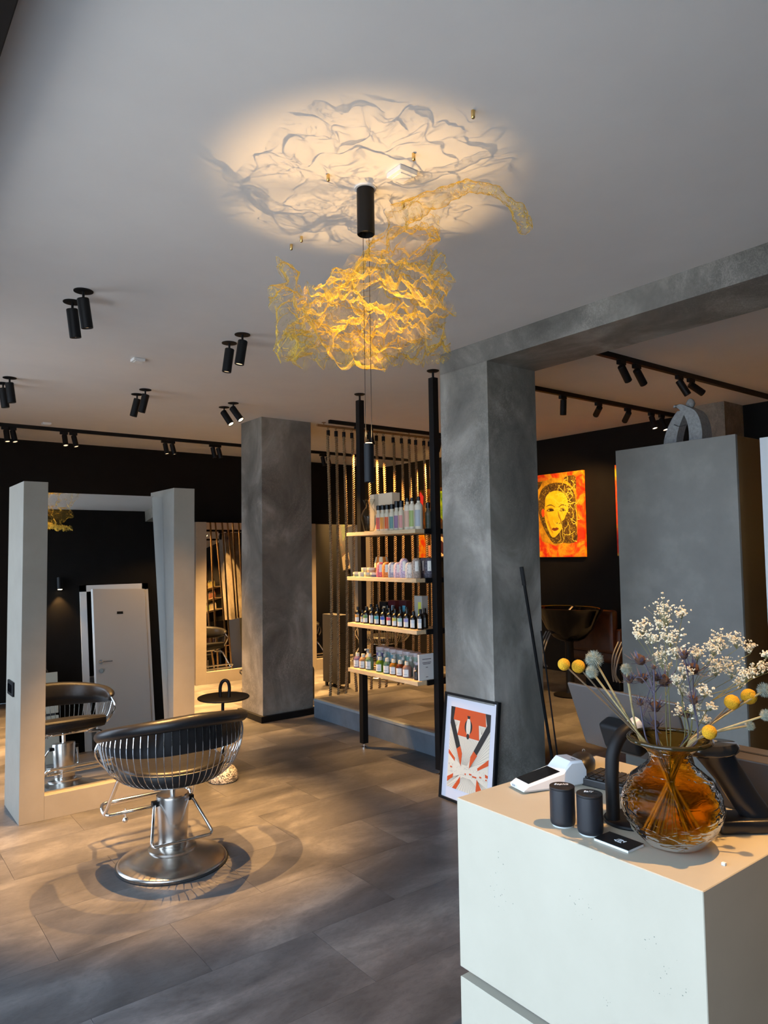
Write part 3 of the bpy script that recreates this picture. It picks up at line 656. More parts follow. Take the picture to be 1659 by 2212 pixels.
# ------------------------------------------------------------------ shelf unit and its goods
SX0, SX1, SY0, SY1 = 3.205, 3.47, 3.822, 4.672
t = thing('product_shelf', 'tall open product shelf of black posts and pale wooden boards', 'shelf', (0, 0, 0))
for x, y in ((3.372, 4.70), (3.372, 3.79)):
    p = obj('post', BX(x-.025, y-.025, .035, x+.025, y+.025, CZ-.055, .002), blk, t)
    obj('foot', lathe([(0, .001), (.03, .001), (.03, .008), (.008, .012), (.008, .036), (0, .036)], 20, (x, y, 0)), chrome, p)
    obj('head', lathe([(0, CZ-.056), (.008, CZ-.056), (.008, CZ-.014), (.036, CZ-.010), (.045, CZ-.004), (.045, CZ-.0005), (0, CZ-.0005)], 24, (x, y, 0)), blk, p, smooth=True)
SZ = [1.7155, 1.367, 1.006, .653]
for z in SZ:
    obj('shelf_board', BX(SX0, SY0, z-.028, SX1, SY1, z, .001, 1), wood, t)
    bm = bmesh.new(); box(bm, SX0+.085, SY0-.012, z-.033, SX1+.02, SY0+.002, z+.003); box(bm, SX1, SY0-.2, z-.033, SX1+.02, SY1, z-.001); box(bm, 3.39, 3.785, z-.033, SX1+.02, 3.80, z-.001); box(bm, 3.35, 4.672, z-.033, SX1+.02, 4.69, z-.001)
    obj('shelf_bracket', bm, blk, t)
goods0 = set(bpy.data.objects); SZ0 = SZ; SZ = [1.722, 1.36, .985, .618]
def cm(c, rough=.45, **k):
    n = 'c_%s_%s' % (c if isinstance(c, str) else '_'.join('%.2f' % v for v in c), rough)
    return mat(n, c, rough, **k)
def label_patch(parent, r, z0, z1, c, ang=68, face=PI, name='label', dz=0):
    bm = bmesh.new(); n = 8; pr = None
    for i in range(n+1):
        a = face+math.radians(-ang/2+ang*i/n)
        v = (bm.verts.new((r*math.cos(a), r*math.sin(a), z0)), bm.verts.new((r*math.cos(a), r*math.sin(a), z1)))
        if pr: bm.faces.new((pr[0], v[0], v[1], pr[1]))
        pr = v
    return obj(name, bm, cm(c, .5), parent, smooth=True)
FACE = math.radians(205)      # goods face the camera side
def bottle(label, group, loc, r, h, neck_r, cap_h, cap_r, body, cap, lab, lab2=None, neck_z=.82, glass=False, band=None):
    t = thing('bottle', label, 'bottle', loc, 0, group)
    hb_ = h-cap_h; nz_ = hb_*neck_z
    if glass:
        mt = MATS.get('g'+body) or mat('g'+body, body, .12, 0, Transmission_Weight=.55, IOR=1.3)
    else: mt = cm(body, .35)
    obj('body', lathe([(0, 0), (r*.92, 0), (r, .004), (r, nz_-r*.35), (r*.93, nz_-r*.1), (r*.7, nz_+r*.25), (neck_r, nz_+r*.5 if nz_+r*.5 < hb_ else hb_-.002), (neck_r, hb_), (0, hb_)], 20), mt, t, smooth=True)
    obj('cap', lathe([(0, hb_-.002), (cap_r, hb_-.002), (cap_r, h-.002), (cap_r*.9, h), (0, h)], 16), cm(cap, .4), t, smooth=True, angle=30)
    if lab: label_patch(t, r*1.01, nz_*.12, nz_*.78, lab, 85, FACE)
    if lab2: label_patch(t, r*1.02, nz_*.50, nz_*.76, lab2, 80, FACE, 'label_print')
    if lab and not lab2: label_patch(t, r*1.025, nz_*.3, nz_*.33, '#555555', 50, FACE, 'label_print')
    return t
fx = 3.40
ordn = ['first', 'second', 'third', 'fourth', 'fifth', 'sixth', 'seventh', 'eighth', 'ninth', 'tenth', 'eleventh', 'twelfth', 'thirteenth']
# top shelf
vz = thing('glass_vase', 'clear glass carafe vase at the left end of the top shelf', 'vase', (3.42, 4.66, SZ[0]))
gl = mat('clear_glass', (.95, .95, .9), .02, 0, Transmission_Weight=1.0, IOR=1.2)
obj('vessel', lathe([(0, 0), (.035, 0), (.04, .006), (.066, .11), (.066, .14), (.05, .175), (.03, .2), (.028, .215), (.05, .262), (.052, .264), (.0485, .263), (.0265, .216), (.0285, .2), (.048, .174), (.064, .138), (.064, .112), (.038, .01), (0, .008)], 32), gl, vz, smooth=True)
bx_ = thing('gift_box', 'large cream carton standing on the top shelf', 'box', (3.53, 4.59, SZ[0]+.0015)); obj('carton', BX(-.04, -.15, 0, .04, .15, .31, .002), cm('#e6d2b4', .6), bx_); obj('printed_band', BX(-.0415, .03, .0, -.0402, .09, .309), cm('#b9a890', .6), bx_)
cols1 = [('#d8cdb4', '#c8584a', 'red'), ('#d8cdb4', '#d08a2a', 'amber'), ('#d8cdb4', '#cc5a1e', 'orange'), ('#d4cdb6', '#5f8a86', 'teal'), ('#d4cab4', '#8a6a8a', 'plum'), ('#dacbb0', '#d08f86', 'pink')]
for i, (y, (b, l, n)) in enumerate(zip((4.50, 4.445, 4.388, 4.327, 4.268, 4.212), cols1)):
    bottle('small ivory bottle with %s label and black cap on the top shelf' % n, 'ivory bottles on the top shelf', (fx, y, SZ[0]), .024, .205 if i < 4 else .225, .016, .035 if i < 4 else .048, .019, b, '#0c0c0c', l, l)
for y, l, n in ((4.138, '#cfa890', 'peach'), (4.082, '#97a862', 'green'), (4.008, '#a8aeb2', 'grey')):
    bottle('tall ivory bottle with %s label on the top shelf' % n, 'ivory bottles on the top shelf', (fx, y, SZ[0]), .031 if n == 'grey' else .027, .24, .013, .028, .013, '#ddd3bd', '#0c0c0c', l, l, .86)
for i, (y, h, b) in enumerate(((3.955+.05, .20, '#5c5848'), (4.25, .24, '#20201e'), (4.19, .24, '#20201e'), (4.12, .235, '#20201e'))):
    bottle(['small dull bottle at the near right end of the top shelf', 'black capped bottle in the rear row of the top shelf, left one', 'black capped bottle in the rear row of the top shelf, middle one', 'black capped bottle in the rear row of the top shelf, right one'][i], 'rear bottles on the top shelf', (3.49, y, SZ[0]), .024, h, .014, .04, .018, b, '#0c0c0c', '#3c4230')
# second shelf: tins, tub, paper packs
def tin(label, y, z, c, x=fx):
    t = thing('tin', label, 'tin', (x, y, z), 0, 'small round tins on the second shelf')
    obj('base', cyl(.034, 0, .022, 24), cm(c, .5), t); obj('lid', cyl(.0355, .019, .037, 24), cm('#e4d9bd', .5), t, smooth=False)
for i, (y, z, c, n) in enumerate(((4.805, 0, '#9aa583', 'green'), (4.728, 0, '#cfcdb4', 'cream'), (4.65, 0, '#e0c47e', 'yellow'), (4.566, 0, '#5a6478', 'blue'), (4.687, .0375, '#e8cf86', 'pale yellow'), (4.608, .0375, '#d8a878', 'tan'))):
    tin('small round %s tin in the %s row at the left of the second shelf' % (n, 'upper' if z else 'bottom'), y, SZ[1]+z, c)
tb = thing('paper_tub', 'orange and cream striped paper tub behind the tins', 'tub', (3.50, 4.60, SZ[1]))
bm = lathe([(0, 0), (.045, 0), (.06, .05), (.062, .10), (.05, .155), (.045, .16), (0, .16)], 24)
for i, f in enumerate(bm.faces): f.material_index = (i % 24)//2 % 2
obj('wrap', bm, [cm('#d9822b', .6), cm('#efe0b8', .6)], tb, smooth=False)
pk = [(4.484, '#c8646c', 'rose', .118), (4.408, '#d4752a', 'orange', .118), (4.334, '#8f92a2', 'grey blue', .118), (4.262, '#b79da8', 'mauve', .118), (4.191, '#a99ab0', 'lilac', .148), (4.122, '#b8b2ac', 'patterned white', .118), (4.045, '#8c7f74', 'taupe', .148)]
def pack(label, group, loc, c, h, r=.034):
    t = thing('paper_pack', label, 'packet', loc, 0, group)
    bm = bmesh.new(); prev = None; K = 20
    for z, s in ((0, .94), (.004, 1), (h*.5, 1.03), (h*.82, 1.0), (h*.95, .72), (h, .42), (h*1.0+.001, 0.01)):
        ring = [bm.verts.new((r*s*math.cos(2*PI*k/K)*(1+.06*math.sin(k*5+z*90)), r*s*math.sin(2*PI*k/K)*(1+.06*math.cos(k*3+z*70)), z)) for k in range(K)]
        if prev:
            for k in range(K): bm.faces.new((prev[k], prev[(k+1) % K], ring[(k+1) % K], ring[k]))
        else: bm.faces.new(ring[::-1])
        prev = ring
    pm = noisy('wrap_'+c, [(.4, c), (.6, tuple(min(1, v*1.7+.05) for v in hx(c)))], 90, .6, obj=True)
    obj('wrap', bm, pm, t, smooth=True); label_patch(t, r*1.07, h*.35, h*.85, '#ece7dc', 40, FACE+.5)
for y, c, n, h in pk: pack('%s paper wrapped product pack on the second shelf' % n, 'paper packs on the second shelf', (fx, y, SZ[1]), c, h)
for i, (y, x, h) in enumerate(((4.02, 3.50, .15), (4.10, 3.52, .15))): pack(('nearer' if i == 0 else 'farther')+' dark grey paper pack in the rear row of the second shelf', 'rear paper packs on the second shelf', (x, y, SZ[1]), '#4a4650', h, .038)
# third shelf: dark brown bottles
l3 = [(4.80, '#d49a4a', 'amber', .026, .13), (4.738, '#e0c098', 'tan', .018, .105), (4.682, '#5d8a4a', 'green', .028, .135), (4.606, '#d8d4da', 'white', .026, .135), (4.533, '#3aa0b0', 'cyan', .028, .135), (4.455, '#2b4fae', 'blue', .028, .135), (4.378, '#c44a5a', 'red', .026, .135), (4.307, '#c4bc54', 'yellow', .026, .135), (4.240, '#9ac8bc', 'mint', .028, .135), (4.165, '#8f8fc0', 'lilac', .028, .14), (4.09, '#cdd2d6', 'pale', .026, .13), (4.01, '#b8bec4', 'silver', .024, .15)]
for y, c, n, r, h in l3:
    bottle('dark brown bottle with %s and white label on the third shelf' % n, 'brown bottles on the third shelf', (fx, y, SZ[2]), r, h, r*.42, .022, r*.48, '#0b0604', '#060606', '#e4e2dc', c, .80)
for i, y in enumerate((4.72, 4.64, 4.50, 4.42, 4.34, 4.26, 4.05)):
    bottle('dark brown bottle, %s from the left in the rear row of the third shelf' % ordn[i], 'rear brown bottles on the third shelf', (3.475, y, SZ[2]), .026, .15, .011, .022, .012, '#0b0604', '#060606', '#8a8c88')
for i, (y, c, s, n, h) in enumerate(((4.615, '#141214', '#d9c3a0', 'black carton with a cream label', .17), (4.50, '#4a1218', '#a8c8d8', 'dark red carton with a blue label', .185), (4.36, '#3a0e14', '#5fb0c8', 'dark maroon carton with a cyan label', .19), (4.17, '#a9a69c', '#cfcf5a', 'grey carton with a yellow patch', .235))):
    b_ = thing('carton', n+' in the rear row of the third shelf', 'box', (3.545, y, SZ[2]), 0, 'cartons on the third shelf'); obj('box_body', BX(-.03, -.045, 0, .03, .045, h, .001), cm(c, .5), b_); obj('label', BX(-.0315, -.035, h*.35, -.0305, .0, h*.8), cm(s, .5), b_)
# bottom shelf
l4 = [(4.815, '#a890b8', 'lilac', .0), (4.735, '#d9a878', 'peach', .0), (4.65, '#8fae86', 'sage green', .012), (4.51, '#86a628', 'bright green', 0), (4.415, '#6f9a88', 'teal green', 0), (4.335, '#c48426', 'amber', 0), (4.254, '#8a3f1c', 'red brown', 0), (4.175, '#c9a294', 'pale pink', 0)]
for y, c, n, dh in l4:
    bottle('squat %s shampoo bottle with white label on the bottom shelf' % n, 'shampoo bottles on the bottom shelf', (fx, y, SZ[3]), .034, .118+dh, .014, .024, .0165, c, '#e8dcc4', '#e9e8e4', None, .84, glass=True)
bottle('small black bottle beside the white card on the bottom shelf', 'shampoo bottles on the bottom shelf', (3.385, 4.045, SZ[3]), .021, .105, .009, .03, .011, '#0a0a0c', '#070707', '#26282c')
bottle('grey bottle with white label behind the black one on the bottom shelf', 'shampoo bottles on the bottom shelf', (3.43, 4.09, SZ[3]), .03, .12, .014, .022, .016, '#8e8894', '#b8b0b4', '#dcdade')
for i, (y, c, h) in enumerate(((4.76, '#d8b8a8', .15), (4.60, '#7c9a9a', .15), (4.53, '#7c9a9a', .155), (4.41, '#8aa49c', .15), (4.30, '#7c9494', .15), (4.21, '#9aa090', .155))):
    t = thing('spray_bottle', 'pale spray bottle, %s from the left in the second row of the bottom shelf' % ordn[i], 'bottle', (3.465, y, SZ[3]), 0, 'spray bottles on the bottom shelf')
    obj('body', lathe([(0, 0), (.024, 0), (.026, .004), (.026, .075), (.018, .098), (.010, .108), (.010, .115), (0, .115)], 18), cm(c, .3), t, smooth=True)
    bm = lathe([(0, .11), (.012, .11), (.012, .128), (.006, .132), (.006, h-.008), (0, h-.008)], 12); box(bm, -.03, -.007, h-.012, .012, .007, h); obj('pump_head', bm, cm('#cfcac0', .4), t)
for i, (y, c, h) in enumerate(((4.68, '#8a80b4', .17), (4.585, '#8fb0b0', .17), (4.505, '#7fa8b0', .168), (4.42, '#8a9c98', .168), (4.34, '#8cb0a0', .166), (4.25, '#9cae9c', .164), (4.16, '#b0b0a8', .16))):
    t = thing('product_jar', 'wide pale jar, %s from the left in the rear row of the bottom shelf' % ordn[i], 'jar', (3.545, y, SZ[3]), 0, 'wide jars on the bottom shelf')
    obj('body', lathe([(0, 0), (.038, 0), (.042, .01), (.044, h-.03), (0, h-.03)], 24), cm(c, .35), t, smooth=True, angle=30); obj('lid', lathe([(0, h-.03), (.046, h-.03), (.046, h-.003), (.043, h), (0, h)], 24), cm('#c9b8b4', .35), t, smooth=True, angle=30)
    label_patch(t, .045, .04, .1, '#dfe0e0', 60, FACE)
cdp = thing('product_card', 'white printed display card at the right end of the bottom shelf', 'card', (3.37, 4.0, SZ[3]), 0)
obj('board', BX(-.005, -.008, 0, .135, .006, .188, .001), cm('#e3e3e0', .5), cdp)
for z, w_ in ((.150, .085), (.125, .085), (.115, .07), (.09, .02), (.02, .022)): obj('print_line', BX(.068-w_/2, -.0092, z, .068+w_/2, -.0082, z+.004), cm('#4a4a4c', .6), cdp)

KS = .9625     # the goods were laid out at a first size; bring them to the shelf's true one
for o in [o for o in bpy.data.objects if o not in goods0 and o.parent is None]:
    x, y, z = o.location; n_ = min(range(4), key=lambda i: abs(SZ[i]-z) if z > SZ[i]-.001 else 9)
    o.location = (x*KS, y*KS, SZ0[n_]+(z-SZ[n_])*KS); o.scale = (KS, KS, KS)

# ------------------------------------------------------------------ counter
CXF, CY0, CY1, CZT, CX1 = 1.275, .715, 1.372, .92, 1.86
t = thing('reception_counter', 'pale concrete-look reception counter block with a dark shadow gap', 'counter', (0, 0, 0))
obj('upper_block', BX(CXF, CY0, .502, CX1, CY1, CZT, .0015, 1), counter_m, t)
obj('shadow_gap', BX(CXF+.03, CY0+.03, .477, CX1-.03, CY1-.035, .503), mat('gap_grey', (.07, .07, .075), .7), t)
obj('lower_block', BX(CXF, CY0, 0, CX1, CY1, .478, .0015, 1), counter_m, t)
pit = mat('pit_grey', (.16, .17, .14), .8); bm = bmesh.new(); rnd = random.Random(4)
for (yc, zc, n, s) in ((.985, .80, 14, .018), (.83, .79, 6, .01), (1.21, .80, 6, .018), (1.225, .735, 12, .016), (.80, .70, 8, .012), (.79, .76, 5, .01), (.93, .62, 5, .01), (.765, .72, 4, .01)):
    for k in range(n):
        y, z, r = yc+rnd.gauss(0, s), zc+rnd.gauss(0, s), rnd.uniform(.0004, .0013)
        if not (CY0+.01 < y < CY1-.01 and .515 < z < .91): continue
        vs = [bm.verts.new((CXF-.0003, y+r*math.cos(a)*rnd.uniform(.6, 1.3), z+r*math.sin(a)*rnd.uniform(.6, 1.3))) for a in [2*PI*q/7 for q in range(7)]]; bm.faces.new(vs)
o = obj('surface_pits', bm, pit, t); o['kind'] = 'stuff'

# donation tins
for i, (x, y, nm) in enumerate(((1.337, 1.083, 'Sophia'), (1.343, 1.012, 'Sally'))):
    r = .0285
    t = thing('money_tin', 'small matt black cylinder money tin lettered %s on the counter' % nm, 'tin', (x, y, CZT), 0, 'black money tins')
    obj('foot', cyl(.024, 0, .006, 32), mat('milky', (.6, .62, .6), .4), t)
    obj('body', lathe([(0, .004), (r*.93, .004), (r*.98, .008), (r, .014), (r, .083), (0, .083)], 40), mat('matt_navy_black', (.010, .011, .015), .42), t, smooth=True, angle=40)
    obj('lid', lathe([(0, .0835), (r*.99, .0835), (r, .0845), (r, .0875), (r*.985, .088), (0, .088)], 40), mat('lid_black', (.010, .010, .011), .5), t, smooth=True, angle=40)
    a = math.radians(-40)
    obj('coin_slot', BX(-.018, -.0012, .0876, .018, .0012, .0883), mat('slot', (.001, .001, .001), 1), t, rot=(0, 0, a), loc=(-.004, -.003, 0))
    text('lettering', nm, .0125, mat('white_print', (.85, .85, .85), .5), t, (.006, .008, .0884), (0, 0, a), shear=.4)
# business cards
t = thing('business_cards', 'short stack of black business cards with white logo on the counter', 'cards', (1.343, .940, CZT), math.radians(-91))
for k in range(4):
    obj('card', BX(-.0425, -.0275, .0004+k*.0016, .0425, .0275, .0018+k*.0016), cm('#e8e8e6', .5) if k < 3 else cm('#0a0a0b', .5), t)
wp = mat('white_print')
text('logo_letters', 'JEM', .014, wp, t, (.004, .003, .0068), (0, 0, 0), shear=.15); text('logo_line', 'STUDIO', .0042, wp, t, (.004, -.007, .0068), (0, 0, 0))

# card terminal
t = thing('card_terminal', 'white card payment terminal with dark screen at the counter corner', 'terminal', (1.522, 1.282, CZT), math.radians(-14.5)); t.scale = (.9, .9, .9)
tw = mat('terminal_white', (.78, .79, .80), .3)
bm = bmesh.new()
sec = [(-.105, .006, .018), (-.09, .004, .026), (.03, .0, .048), (.045, 0., .062), (.06, 0., .074), (.10, .0, .072), (.112, .004, .05), (.112, .01, .02)]
prev = None
for (x, zb, zt) in sec:
    w_ = .038 if x < .03 else .042
    pr = [(-w_, zb+.006), (-w_+.005, zb), (w_-.005, zb), (w_, zb+.006), (w_, zt-.006), (w_-.006, zt), (-w_+.006, zt), (-w_, zt-.006)]
    ring = [bm.verts.new((x, y, z)) for y, z in pr]
    if prev:
        for k in range(8): bm.faces.new((prev[k], prev[(k+1) % 8], ring[(k+1) % 8], ring[k]))
    else: bm.faces.new(ring)
    prev = ring
bm.faces.new(prev[::-1]); obj('body', bm, tw, t, smooth=True, angle=35)
bm = bmesh.new(); vs = [bm.verts.new(p) for p in ((-.088, -.032, .0272), (.024, -.032, .0478), (.024, .032, .0478), (-.088, .032, .0272))]; bm.faces.new(vs); obj('screen', bm, blk_gl, t)
bm = bmesh.new(); vs = [bm.verts.new(p) for p in ((-.1058, .002, .008), (-.1058, .030, .008), (-.1058, .030, .016), (-.1058, .002, .016))]; bm.faces.new(vs[::-1]); obj('sticker', bm, cm('#d0d0d0', .5), t)
text('lettering', 'CCV', .007, mat('grey_print', (.12, .12, .13), .5), t, (-.1062, .018, .012), (PI/2, 0, -PI/2))
text('lettering', 'CCV', .009, MATS['grey_print'], t, (.082, -.018, .0738), (0, 0, -PI/2))
obj('print_roll_cover', BX(.058, -.039, .020, .1125, .039, .026, .002), mat('terminal_grey', (.35, .35, .36), .4), t)

# mouse and keyboard
t = thing('computer_mouse', 'dark sculpted computer mouse behind the card terminal', 'mouse', (1.722, 1.318, CZT), math.radians(30))
bm = lathe([(0, .001), (.95, .001), (1.0, .010), (.97, .022), (.8, .034), (.5, .041), (0, .043)], 32); bm.transform(Matrix.Diagonal((.058, .036, 1, 1)))
obj('shell', bm, mat('mouse_brown_black', (.014, .012, .010), .4), t, smooth=True)
obj('scroll_wheel', tube([(.03+.009*math.cos(a), 0, .036+.009*math.sin(a)) for a in [2*PI*k/12 for k in range(12)]], .004, 6, True), chrome, t, smooth=True)
t = thing('keyboard', 'black low keyboard behind the monitor foot', 'keyboard', (1.672, 1.095, CZT), math.radians(-82))
kbm = mat('keyboard_dark', (.018, .017, .017), .45)
obj('body', BX(-.15, -.055, 0, .15, .055, .020, .003), kbm, t)
me = None
for r_ in range(5):
    for c_ in range(14):
        if me is None: me = me_of('key', BX(-.0085, -.0085, 0, .0085, .0085, .004, .0015, 1), mat('key_dark', (.025, .023, .022), .5))
        o = bpy.data.objects.new('key', me); COL.objects.link(o); o.parent = t; o.location = (-.133+c_*.0205, -.041+r_*.0205, .0201)
# monitor on a curved black arm
t = thing('monitor', 'flat grey monitor seen from behind on a curved black tube stand', 'monitor', (1.44, 1.02, CZT))
obj('foot', lathe([(0, 0), (.062, 0), (.064, .003), (.062, .007), (0, .009)], 40, (.035, -.025, 0)), blk, t, smooth=True, angle=30)
arm = spline([(0, 0, .004), (.0, .0, .06), (.0, .0, .11), (.006, -.002, .16), (.03, -.008, .195), (.075, -.02, .215)], 8)
obj('stand_arm', tube(arm, .0155, 20), blk, t, smooth=True)
obj('stand_collar', tube([Vector((.06, -.016, .209)), Vector((.078, -.021, .216))], .018, 20), mat('grey_collar', (.45, .45, .45), .4), t, smooth=True, angle=40)
Mm = Matrix.Translation((.165, .065, .185))@Matrix.Rotation(math.radians(-6), 4, 'Z')@Matrix.Rotation(math.radians(-21), 4, 'Y')
bm = BX(-.004, -.17, -.092, .004, .17, .092, .0035, 3); bm.transform(Mm); obj('screen_panel', bm, mat('monitor_grey', (.10, .09, .085), .35, .4), t, smooth=True, angle=40)
bm = BX(.0045, -.162, -.084, .0055, .162, .084); bm.transform(Mm); obj('screen_glass', bm, blk_gl, t)
bm = BX(-.05, -.062, -.055, -.004, .055, .02, .014, 3); bm.transform(Mm); obj('mount_housing', bm, blk, t, smooth=True, angle=40)
# scanner stand (black handheld scanner in its cradle) and dark box
t = thing('handheld_scanner', 'black pistol scanner resting in its cradle right of the amber vase', 'scanner', (1.615, .822, CZT), math.radians(-36))
sk = mat('scanner_black', (.012, .013, .016), .28)
bm = BX(-.055, -.04, 0, .075, .04, .030, .010, 3); obj('cradle', bm, sk, t, smooth=True, angle=40)
bm = bmesh.new(); prev = None
for (x, z, a, b) in ((.05, .028, .030, .024), (.02, .07, .031, .022), (-.01, .12, .032, .021), (-.035, .155, .036, .026), (-.045, .172, .040, .034)):
    ring = [bm.verts.new((x+a*math.cos(th), b*math.sin(th), z+.012*math.cos(th))) for th in [2*PI*k/18 for k in range(18)]]
    if prev:
        for k in range(18): bm.faces.new((prev[k], prev[(k+1) % 18], ring[(k+1) % 18], ring[k]))
    else: bm.faces.new(ring)
    prev = ring
bm.faces.new(prev[::-1]); obj('grip', bm, sk, t, smooth=True, angle=50)
bm = lathe([(0, 0), (.9, 0), (1, .006), (1, .016), (.9, .024), (0, .027)], 32); bm.transform(Matrix.Translation((-.055, 0, .168))@Matrix.Diagonal((.068, .042, 1, 1))); obj('head', bm, mat('scanner_gloss', (.03, .028, .026), .12), t, smooth=True, angle=50)
bm = lathe([(0, .0275), (.2, .0275), (.2, .025), (0, .025)], 20); bm.transform(Matrix.Translation((-.045, 0, .168))@Matrix.Diagonal((.05, .04, 1, 1))); obj('indicator', bm, cm('#c8b9a0', .4), t)
obj('barcode_sticker', BX(.0755, -.006, .010, .0765, .006, .022), cm('#d8d8d8', .5), t)
t = thing('receipt_printer', 'dark brown box-shaped receipt printer at the right edge of the counter', 'printer', (1.79, .85, CZT), math.radians(4))
obj('case', BX(-.06, -.10, 0, .065, .08, .125, .004), mat('printer_dark', (.03, .024, .02), .4), t); obj('paper_slot', BX(.0, -.07, .1252, .01, .05, .1262), blk, t)
o = obj('sugar_cube', BX(1.408, .742, CZT, 1.416, .750, CZT+.006, .0015), white); tag(o, 'tiny white crumb lying on the counter by the vase', 'crumb')

# ------------------------------------------------------------------ amber vase
VX, VY = 1.43, .865
t = thing('amber_vase', 'round rippled amber glass vase with a flared dark rim holding dried flowers', 'vase', (VX, VY, CZT))
am = bpy.data.materials.new('amber_glass'); am.use_nodes = True; N, L = am.node_tree.nodes, am.node_tree.links; N.clear()
out = N.new('ShaderNodeOutputMaterial'); tc = N.new('ShaderNodeTexCoord'); mp = N.new('ShaderNodeMapping'); mp.inputs['Scale'].default_value = (1, 1, 2.4); L.new(tc.outputs['Object'], mp.inputs[0])
vo = N.new('ShaderNodeTexNoise'); vo.inputs['Scale'].default_value = 34; vo.inputs['Detail'].default_value = 1; vo.inputs['Distortion'].default_value = .8; L.new(mp.outputs[0], vo.inputs['Vector'])
bp = N.new('ShaderNodeBump'); bp.inputs['Strength'].default_value = .9; bp.inputs['Distance'].default_value = .006; L.new(vo.outputs[0], bp.inputs['Height'])
trn = N.new('ShaderNodeBsdfTransparent'); trn.inputs[0].default_value = (.90, .68, .26, 1)
rf = N.new('ShaderNodeBsdfRefraction'); rf.inputs[0].default_value = (.92, .70, .30, 1); rf.inputs['IOR'].default_value = 1.05; rf.inputs['Roughness'].default_value = .02
gs = N.new('ShaderNodeBsdfGlossy'); gs.inputs[0].default_value = (1, 1, 1, 1); gs.inputs['Roughness'].default_value = .03
fr = N.new('ShaderNodeLayerWeight'); fr.inputs[0].default_value = .12
for n_ in (rf, gs, fr): L.new(bp.outputs[0], n_.inputs['Normal'])
m1 = N.new('ShaderNodeMixShader'); m1.inputs[0].default_value = .6; L.new(trn.outputs[0], m1.inputs[1]); L.new(rf.outputs[0], m1.inputs[2])
m2_ = N.new('ShaderNodeMixShader'); L.new(fr.outputs[0], m2_.inputs[0]); L.new(m1.outputs[0], m2_.inputs[1]); L.new(gs.outputs[0], m2_.inputs[2]); L.new(m2_.outputs[0], out.inputs[0])
prof = [(0, 0.002), (.045, 0.0), (.062, .008), (.086, .032), (.101, .062), (.105, .085), (.100, .110), (.083, .140), (.056, .162), (.0435, .175), (.0425, .187), (.052, .203), (.075, .219), (.083, .222)]
inn = [(.0800, .2185), (.051, .200), (.0405, .187), (.0415, .175), (.054, .160), (.081, .138), (.0975, .109), (.1022, .085), (.098, .063), (.083, .034), (.06, .012), (0, .008)]
bm = lathe(prof+inn, 120)
bmesh.ops.subdivide_edges(bm, edges=[e for e in bm.edges if abs(e.verts[0].co.z-e.verts[1].co.z) > .008], cuts=3)
for v in bm.verts:
    if v.co.z < .19:
        rr_ = Vector((v.co.x, v.co.y, 0)); 
        if rr_.length > .02:
            h_ = noise.noise(Vector((v.co.x*46, v.co.y*46, v.co.z*120)))*.0016*min(1, (.19-v.co.z)*12)
            v.co += rr_.normalized()*h_
obj('vessel', bm, am, t, smooth=True, angle=None)
obj('rim', tube([(.0835*math.cos(a), .0835*math.sin(a), .2215) for a in [2*PI*k/72 for k in range(72)]], .0048, 12, True), mat('dark_amber_rim', (.05, .035, .012), .05, 0, Transmission_Weight=.4), t, smooth=True)

# ------------------------------------------------------------------ dried flowers
CRASP = [(1.234, .985, 1.307, .013), (1.275, .979, 1.299, .0145), (1.536, .779, 1.218, .016), (1.606, .776, 1.221, .017), (1.408, .763, 1.178, .0145)]
ECHI = [(1.302, .958, 1.314, .021), (1.273, .943, 1.292, .015), (1.375, .928, 1.289, .014), (1.544, .747, 1.173, .012), (1.623, .749, 1.237, .018), (1.543, .711, 1.201, .014)]
ERYN = [(1.355, .881, 1.316, .0131), (1.383, .895, 1.272, .0121), (1.347, .902, 1.273, .0091), (1.425, .869, 1.265, .0141), (1.413, .881, 1.272, .0091), (1.364, .855, 1.302, .0051), (1.411, .813, 1.327, .0101), (1.495, .842, 1.285, .0162), (1.445, .815, 1.23, .0101), (1.353, .883, 1.227, .0081), (1.44, .902, 1.202, .0131), (1.396, .877, 1.175, .0111), (1.48, .853, 1.188, .0091)]
GYP = [[(1.459, .878, 1.414, .0294), (1.505, .869, 1.408, .0126), (1.424, .851, 1.364, .021), (1.465, .899, 1.385, .0105)], [(1.459, .942, 1.377, .0189), (1.435, .904, 1.359, .0168), (1.438, .938, 1.356, .0084)], [(1.471, .901, 1.309, .021), (1.425, .837, 1.333, .0147), (1.489, .901, 1.285, .0105)], [(1.523, .847, 1.32, .0168), (1.465, .845, 1.284, .0147), (1.419, .836, 1.275, .0126)], [(1.6, .833, 1.343, .0231), (1.537, .817, 1.33, .0147), (1.611, .801, 1.345, .0189), (1.656, .793, 1.323, .0126)], [(1.571, .831, 1.289, .0231), (1.626, .823, 1.279, .0231), (1.582, .77, 1.275, .0168)], [(1.665, .773, 1.281, .0158), (1.627, .744, 1.316, .0084), (1.666, .795, 1.268, .0126), (1.636, .808, 1.243, .0105)], [(1.472, .806, 1.249, .0147), (1.459, .822, 1.209, .0126), (1.497, .806, 1.211, .0084), (1.536, .899, 1.18, .0126), (1.477, .857, 1.241, .0126), (1.539, .841, 1.169, .0084)]]
stem_t = noisy('dry_stem_tan', [(.3, '#8d7a4e'), (.7, '#b3a274')], 60, .7); stem_b = mat('dry_stem_brown', '#6a5842', .7); stem_g = mat('dry_stem_green', '#6e6b40', .7); stem_p = mat('dry_stem_violet', '#484250', .7)
rnd = random.Random(11)
